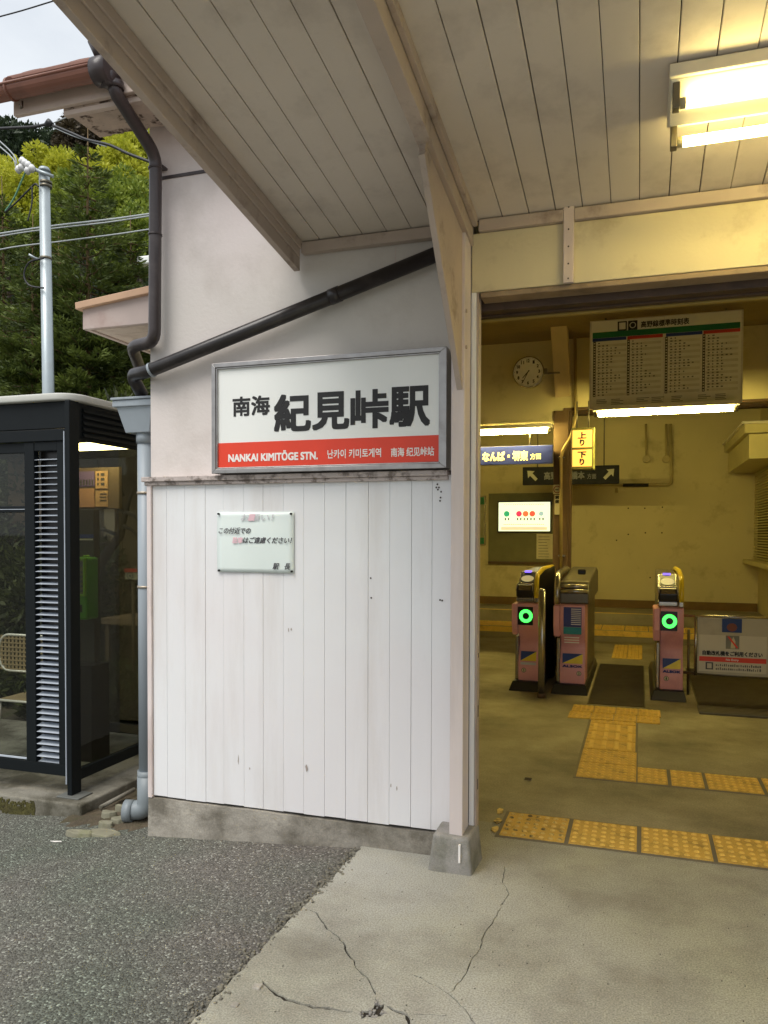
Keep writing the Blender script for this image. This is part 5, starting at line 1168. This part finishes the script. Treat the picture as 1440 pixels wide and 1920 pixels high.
def cards(name, C, D, L, Wd, mt, parent=None, kind=None, taper=.35):
    """N leaf cards: centre C, direction D, length L, width Wd"""
    n = len(C); D = D/np.linalg.norm(D, axis=1, keepdims=True); r = rng.normal(size=(n, 3)); S_ = np.cross(D, r); S_ /= np.linalg.norm(S_, axis=1, keepdims=True)+1e-9
    L = np.broadcast_to(L, (n,))[:, None]; Wd = np.broadcast_to(Wd, (n,))[:, None]
    v = np.stack([C-S_*Wd*.5*taper, C+D*L*.45-S_*Wd*.5, C+D*L, C+D*L*.45+S_*Wd*.5], 1).reshape(-1, 3)
    me = bpy.data.meshes.new(name); me.vertices.add(4*n); me.vertices.foreach_set('co', v.astype(np.float32).ravel()); me.loops.add(4*n); me.loops.foreach_set('vertex_index', np.arange(4*n, dtype=np.int32)); me.polygons.add(n); me.polygons.foreach_set('loop_start', np.arange(0, 4*n, 4, dtype=np.int32)); me.update(calc_edges=True); me.validate(); me.materials.append(mt)
    return link(bpy.data.objects.new(name, me), parent, kind=kind)
def conifer(H, Lm, seed, dens=60, sparse_top=.0, step=.2):
    g = np.random.default_rng(seed); C = []; D = []; br = MB(); z = .5
    while z < H*.985:
        t = z/H; nb_ = 7 if t < .75 else 5; Lb = Lm*(1-t)**.85+.10
        for k in range(nb_):
            a = g.uniform(0, 2*math.pi); l_ = Lb*g.uniform(.7, 1.1); dr_ = np.array([math.cos(a), math.sin(a), 0])
            m_ = int(dens*l_*(1 if t < .7 else 1-sparse_top))+5; s_ = g.uniform(.12, 1, m_)
            up = -.25*s_*l_*(1-s_*.9)+.10*s_*l_*t
            base_ = np.stack([dr_[0]*s_*l_, dr_[1]*s_*l_, z+up], 1)
            side = np.array([-dr_[1], dr_[0], 0]); sg_ = g.choice([-1, 1], m_); wspread = (1.05-s_)*.38*l_*g.uniform(0, 1, m_)
            c_ = base_+side[None]*(sg_*wspread)[:, None]+dr_[None]*(wspread*.5)[:, None]; c_[:, 2] += g.normal(0, .03, m_)-wspread*.15
            d_ = dr_[None]*.8+side[None]*(sg_*g.uniform(.1, .9, m_))[:, None]+g.normal(0, .25, (m_, 3)); d_[:, 2] += .35
            C.append(c_); D.append(d_)
            if k % 2 == 0: br.tube([(0, 0, z), tuple(dr_*l_*.5+np.array([0, 0, z-.06*l_])), tuple(dr_*l_*.95+np.array([0, 0, z]))], [.02, .012, .004], 5)
        z += step*g.uniform(.8, 1.2)
    return np.concatenate(C), np.concatenate(D), br
m_spr = leafmat('spruce_needles', S(44,60,28), S(124,138,64), .18); m_sprb = mat('spruce_bark', S(104,84,54), .9, var=.2)
Cn, Dn, brn = conifer(9.6, 2.5, 3, 170, .5, .17); proto = None
for i, (qx, ytop, Y, lab, k) in enumerate(((163, 238, 9.8, 'tall spruce with a bare tan leading shoot, middle of the front spruces', 1.), (60, 400, 9.2, 'dark spruce behind the steel pole at the left edge', .8), (245, 395, 10.4, 'dark spruce standing right beside the corner downpipe', .92), (5, 330, 12.5, 'spruce half cut off by the left border behind the pole', 1.), (110, 430, 12.6, 'shorter spruce in the second row behind the steel pole', .95))):
    top = at(qx, ytop, 1, Y)
    if proto is None:
        t = thing('spruce_tree', lab, 'tree', (0, 0, 0), 'dark spruces behind the phone booth')
        L_ = rng.uniform(.10, .19, len(Cn)); cards('crown', Cn, Dn, L_, rng.uniform(.022, .045, len(Cn)), m_spr, t)
        brn.tube([(0, 0, 0), (0, 0, 5), (0, 0, 8), (0.02, 0, 9.85)], [.12, .05, .025, .008], 8); brn.build('trunk', m_sprb, t); proto = t
    else:
        t = proto.copy(); COL.objects.link(t); t['label'] = lab
        for ch in proto.children: c = ch.copy(); COL.objects.link(c); c.parent = t
    t.location = (top.x, top.y, -.16); s_ = (top.z+.16)/9.85; t.scale = (k*max(s_, .8), k*max(s_, .8), s_); t.rotation_euler = (0, 0, i*1.3)
# low dark shrubs behind the booth
m_shr = leafmat('shrub_leaves', S(30,38,16), S(78,84,36), .15)
def blob(n, rx, ry, rz, g, cl=26, cr=.45):
    cc_ = g.normal(size=(cl, 3)); cc_ /= np.linalg.norm(cc_, axis=1, keepdims=True); cc_ *= g.uniform(.35, .92, (cl, 1)); w = g.integers(0, cl, n)
    d = g.normal(size=(n, 3)); d /= np.linalg.norm(d, axis=1, keepdims=True); rr = cr*g.uniform(.55, 1, (n, 1))*g.uniform(.6, 1.1, cl)[w][:, None]; c = (cc_[w]+d*rr)*np.array([rx, ry, rz]); return c, d+g.normal(0, .5, (n, 3))
for i, (qx, qy, Y, r) in enumerate(((15, 1080, 7.0, .9), (60, 1180, 6.4, .75), (120, 1120, 6.9, .8), (20, 1330, 5.9, .5), (150, 1350, 5.8, .45), (220, 1330, 5.6, .40), (90, 960, 8.0, 1.3), (200, 900, 8.4, 1.2))):
    c = at(qx, qy, 1, Y); C, D = blob(7000 if r > .6 else 3500, r, r, r*.95, rng)
    labs = ('dark shrub behind the booth door glass at left', 'dark shrub right behind the woven chair', 'dark shrub behind the louvred booth panel', 'low weeds under the woven chair', 'low weeds at the foot of the phone cabinet', 'low weeds under the brown potting table', 'tall dark hedge clump above the booth door', 'tall dark hedge clump behind the booth notices')
    t = thing('garden_shrub', labs[i], 'shrub', (c.x, c.y, -.16), 'dim shrubs behind the booth')
    o = cards('foliage', C+np.array([c.x, c.y, c.z]), D, .10, .04, m_shr, t); MB().tube([(c.x, c.y, -.16), (c.x+.03, c.y, c.z)], [.03, .015], 6).build('stem', m_bark, t)
# broadleaf trees on the slope
m_lf = leafmat('spring_leaves', S(150,158,36), S(214,212,80), .4); m_lf2 = leafmat('mid_leaves', S(86,108,38), S(160,172,66), .3); m_lfd = leafmat('dark_leaves', S(34,48,34), S(70,84,54), .1); m_lfr = leafmat('brown_leaves', S(52,44,34), S(92,80,56), .1)
def hillz(x, y): return max(-.2, (y-18)*.36+4*math.sin(x*.05)+2*math.sin(y*.09+x*.03)) if y > 18 else -.3
spots = [(115, 345, 34, 2.1, m_lf, 'bright yellow green tree right behind the top of the steel pole'), (60, 395, 31, 1.9, m_lf, 'yellow green tree low beside the pole shaft'), (238, 345, 36, 2.3, m_lf, 'bright yellow green tree nearest the downpipe'), (262, 300, 44, 2.4, m_lf, 'yellow green crown just below the eave soffit'), (215, 400, 30, 2.0, m_lf2, 'mid green tree below the bright crown near the downpipe'), (150, 405, 28, 1.7, m_lf2, 'mid green tree hidden behind the tall spruce leader'), (15, 370, 32, 1.8, m_lf, 'yellow green tree cut by the left border'), (12, 440, 27, 1.6, m_lf2, 'mid green tree low at the left border'), (252, 455, 26, 1.4, m_lf2, 'mid green bush low beside the downpipe'),
         (168, 275, 60, 3.0, m_lfr, 'dark brownish pine crown against the sky'), (190, 262, 62, 2.6, m_lfd, 'dark green pine top beside the brownish pine'), (55, 292, 62, 3.6, m_lfd, 'large dark conifer crown on the left ridge'), (100, 300, 66, 3.2, m_lfd, 'dark conifer crown right of the large ridge conifer'), (20, 290, 70, 3.4, m_lfd, 'dark conifer crown at the far left of the ridge')]
for i, (qx, qy, Y, r, mt, lab) in enumerate(spots):
    c = at(qx, qy, 1, Y); n_ = 9000; C, D = blob(n_, r, r, r*.95, rng, 34, .36)
    g0 = hillz(c.x, c.y)-1; t = thing('hillside_tree', lab, 'tree', (c.x, c.y, g0), 'trees on the slope behind')
    cards('crown', C+np.array([c.x, c.y, c.z]), D, .26*Y/34, .13*Y/34, mt, t)
    tb2 = MB().tube([(c.x, c.y, g0), (c.x+.1, c.y, c.z-r*.3)], [.16, .08], 7)
    for k in range(6):
        a = k*1.05; tb2.tube([(c.x+.1, c.y, c.z-r*.6), (c.x+math.cos(a)*r*.6, c.y+math.sin(a)*r*.6, c.z+r*.3*math.sin(k))], [.06, .02], 5)
    tb2.build('trunk', m_bark, t)
# wooded hill
hx_ = np.linspace(-160, 20, 60); hy_ = np.linspace(18, 190, 60); vv = []
def ridge(x, y):
    # crest height so that the hill meets the sky where it does in the picture
    t = (y-18)/130; base = 62*(1-(1-min(t, 1))**1.6); return base*(.82+.1*math.sin(x*.045)+.05*math.sin(x*.13+2))-.3
for x in hx_:
    for y in hy_: vv.append((x, y, ridge(x, y)+random.uniform(-.6, .6)))
hill = MB().add(vv, [(i*60+j, (i+1)*60+j, (i+1)*60+j+1, i*60+j+1) for i in range(59) for j in range(59)], 0, True).build('wooded_hill', mat('hill_floor', S(58,66,34), .95, var=.3, vs=.3), kind='structure')
C = []; D = []
for _ in range(1500):
    y = random.uniform(62, 170); x = -y*random.uniform(.62, 1.15); z = ridge(x, y); r = random.uniform(1.6, 3.2); h_ = r*random.uniform(1.2, 2.2)
    n_ = 110; d = rng.normal(size=(n_, 3)); d /= np.linalg.norm(d, axis=1, keepdims=True); zz = rng.uniform(0, 1, n_); c = d*r*(1.05-zz)[:, None]; c[:, 2] = zz*h_*2
    C.append(c+np.array([x, y, z])); D.append(d+np.array([0, 0, .4]))
C = np.concatenate(C); D = np.concatenate(D); o = cards('hill_forest', C, D, rng.uniform(.6, 1.3, len(C)), rng.uniform(.3, .7, len(C)), leafmat('hazy_forest_leaves', S(52,66,56), S(92,106,78), .1), kind='stuff'); o['label'] = 'dark mixed forest covering the hill behind the spruces'  # distance haze is put into the leaf colour, bluer and lighter

# ------------------------------------------------------------------ steel utility pole and cables
YP_ = 8.4
t0_, b0_ = at(83, 322, 1, YP_), at(90, 700, 1, YP_)
up_ = thing('utility_pole', 'slim galvanised steel utility pole rising in front of the spruces', 'utility pole', (t0_.x, YP_, -.16))
dr_ = (t0_-b0_).normalized(); foot = t0_-dr_*((t0_.z+.16)/dr_.z)
m_galv = mat('galvanised', S(176,186,190), .4, .35, var=.08, vs=5, dirt=S(150,150,150), da=.4, ds=5)
MB().tube([foot, t0_], [.085, .066], 20).build('pole_shaft', m_galv, up_)
MB().tube([t0_, t0_+dr_*.05], [.085, .06], 20).build('pole_cap', m_galv, up_)
for yy in (345, 352, 487): p = at(86, yy, 1, YP_); MB().tube([p, p+dr_*.03], .078, 18).build('band', m_ssd, up_)
p = at(84, 327, 1, YP_-.08)
MB().tube([at(100, 331, 1, YP_-.02), at(66, 318, 1, YP_-.1)], .022, 8).build('arm', m_galv, up_)
m_cer = mat('white_ceramic', S(225,225,225), .3)
for q in ((60, 316), (53, 310), (47, 306), (42, 302), (52, 320), (40, 314), (35, 318)):
    p = at(*q, 1, YP_-.12); MB().tube([p+Vector((-.045, 0, .01)), p, p+Vector((.045, 0, -.01))], [.02, .055, .02], 12).build('insulator', m_cer, up_)
MB().tube([at(78, 487, 1, YP_), at(66, 484, 1, YP_-.1), at(54, 477, 1, YP_-.15)], .015, 8).build('step_arm', m_galv, up_)
m_cab = mat('cable_black', S(38,38,40), .5); m_cabg = mat('cable_grey', S(170,176,178), .5); m_cabgr = mat('cable_green', S(90,140,110), .5)
def cable(lab, pts, r, mt, Y=YP_-.1, parent=None, nm='overhead_cable'):
    P = [at(q[0], q[1], 1, (q[2] if len(q) > 2 else Y)) for q in pts]; Q = []
    for i in range(len(P)-1):            # smooth
        p0 = P[max(i-1, 0)]; p1 = P[i]; p2 = P[i+1]; p3 = P[min(i+2, len(P)-1)]
        for k in range(6):
            t = k/6; Q.append(.5*((2*p1)+(-p0+p2)*t+(2*p0-5*p1+4*p2-p3)*t*t+(-p0+3*p1-3*p2+p3)*t**3))
    Q.append(P[-1]); o = MB().tube(Q, r, 6).build(nm, mt, parent)
    if not parent: tag(o, lab, 'cable')
    return o
cable('', [(48, 322), (38, 345), (28, 368), (18, 385), (10, 396)], .011, m_cabgr, parent=up_, nm='jumper_wire')
cable('', [(10, 398), (30, 380), (52, 358), (66, 345), (72, 350)], .012, m_cab, parent=up_, nm='jumper_wire')
cable('', [(60, 350), (60, 380), (52, 415)], .010, m_cab, parent=up_, nm='jumper_wire')
cable('', [(82, 484), (55, 492), (45, 515), (55, 535), (82, 540)], .012, m_cab, parent=up_, nm='jumper_wire')
cable('thick black cable running from the sky past the eave to the downpipe', [(-160, 250), (0, 241), (60, 238), (92, 234), (130, 248), (163, 262), (205, 272), (240, 288), (280, 303, 8.3), (330, 322, 8.3)], .018, m_cab)
o = MB().tube([at(86, 234.5, 1, YP_-.1), at(92, 230, 1, YP_-.1), at(98, 234.5, 1, YP_-.1)], [.03, .05, .03], 10).build('cable_joint_box', m_cab); tag(o, 'small dark joint box on the thick black cable', 'cable joint')
cable('thin grey cable from the joint box up behind the eave', [(92, 234), (125, 220), (190, 195)], .008, m_cabg)
cable('thin grey wire sloping from the joint box toward the tall spruce', [(96, 237), (140, 256), (200, 275)], .006, m_cabg)
cable('upper grey wire descending to the pole insulators', [(-200, 110), (0, 265), (32, 308)], .009, m_cabg)
cable('lower grey wire descending to the pole insulators', [(-200, 130), (0, 275), (30, 314)], .009, m_cabg)
cable('thin dark wire crossing the top left corner of the sky', [(-200, 80), (0, 31), (106, 0), (300, -60)], .008, m_cab, Y=7)
cable('pale wire crossing low behind the spruces at left', [(-200, 470), (0, 438), (95, 424), (200, 412), (280, 401), (420, 380)], .012, m_cabg, Y=8.9)
cable('second pale wire just beneath the low crossing one', [(-200, 480), (0, 443), (95, 429), (200, 417), (280, 405), (420, 384)], .010, m_cabg, Y=8.9)
cable('thin green grey wire below the two pale wires', [(-100, 500), (0, 468), (120, 452), (220, 439), (280, 430), (420, 410)], .010, m_cabg, Y=8.9)
# far white house
fh = thing('distant_white_house', 'small white eave of a distant house beside the downpipe', 'house', at(290, 520, 1, 16))
a0, a1_, c0_, c1_ = bb_(256, 474, 360, 490, 15.5); MB().box(a0, a1_, 15.5, 19, c0_, c1_).build('roof', m_white, fh, bevel=.03)
MB().box(a0+.3, a1_-.3, 15.8, 18.7, -.2, c0_-.001).build('wall', mat('tan_house', S(170,140,100), .8), fh); MB().box(a0+.8, a0+1.5, 15.77, 15.79, c0_-1.6, c0_-.6).build('window', m_gdark, fh)
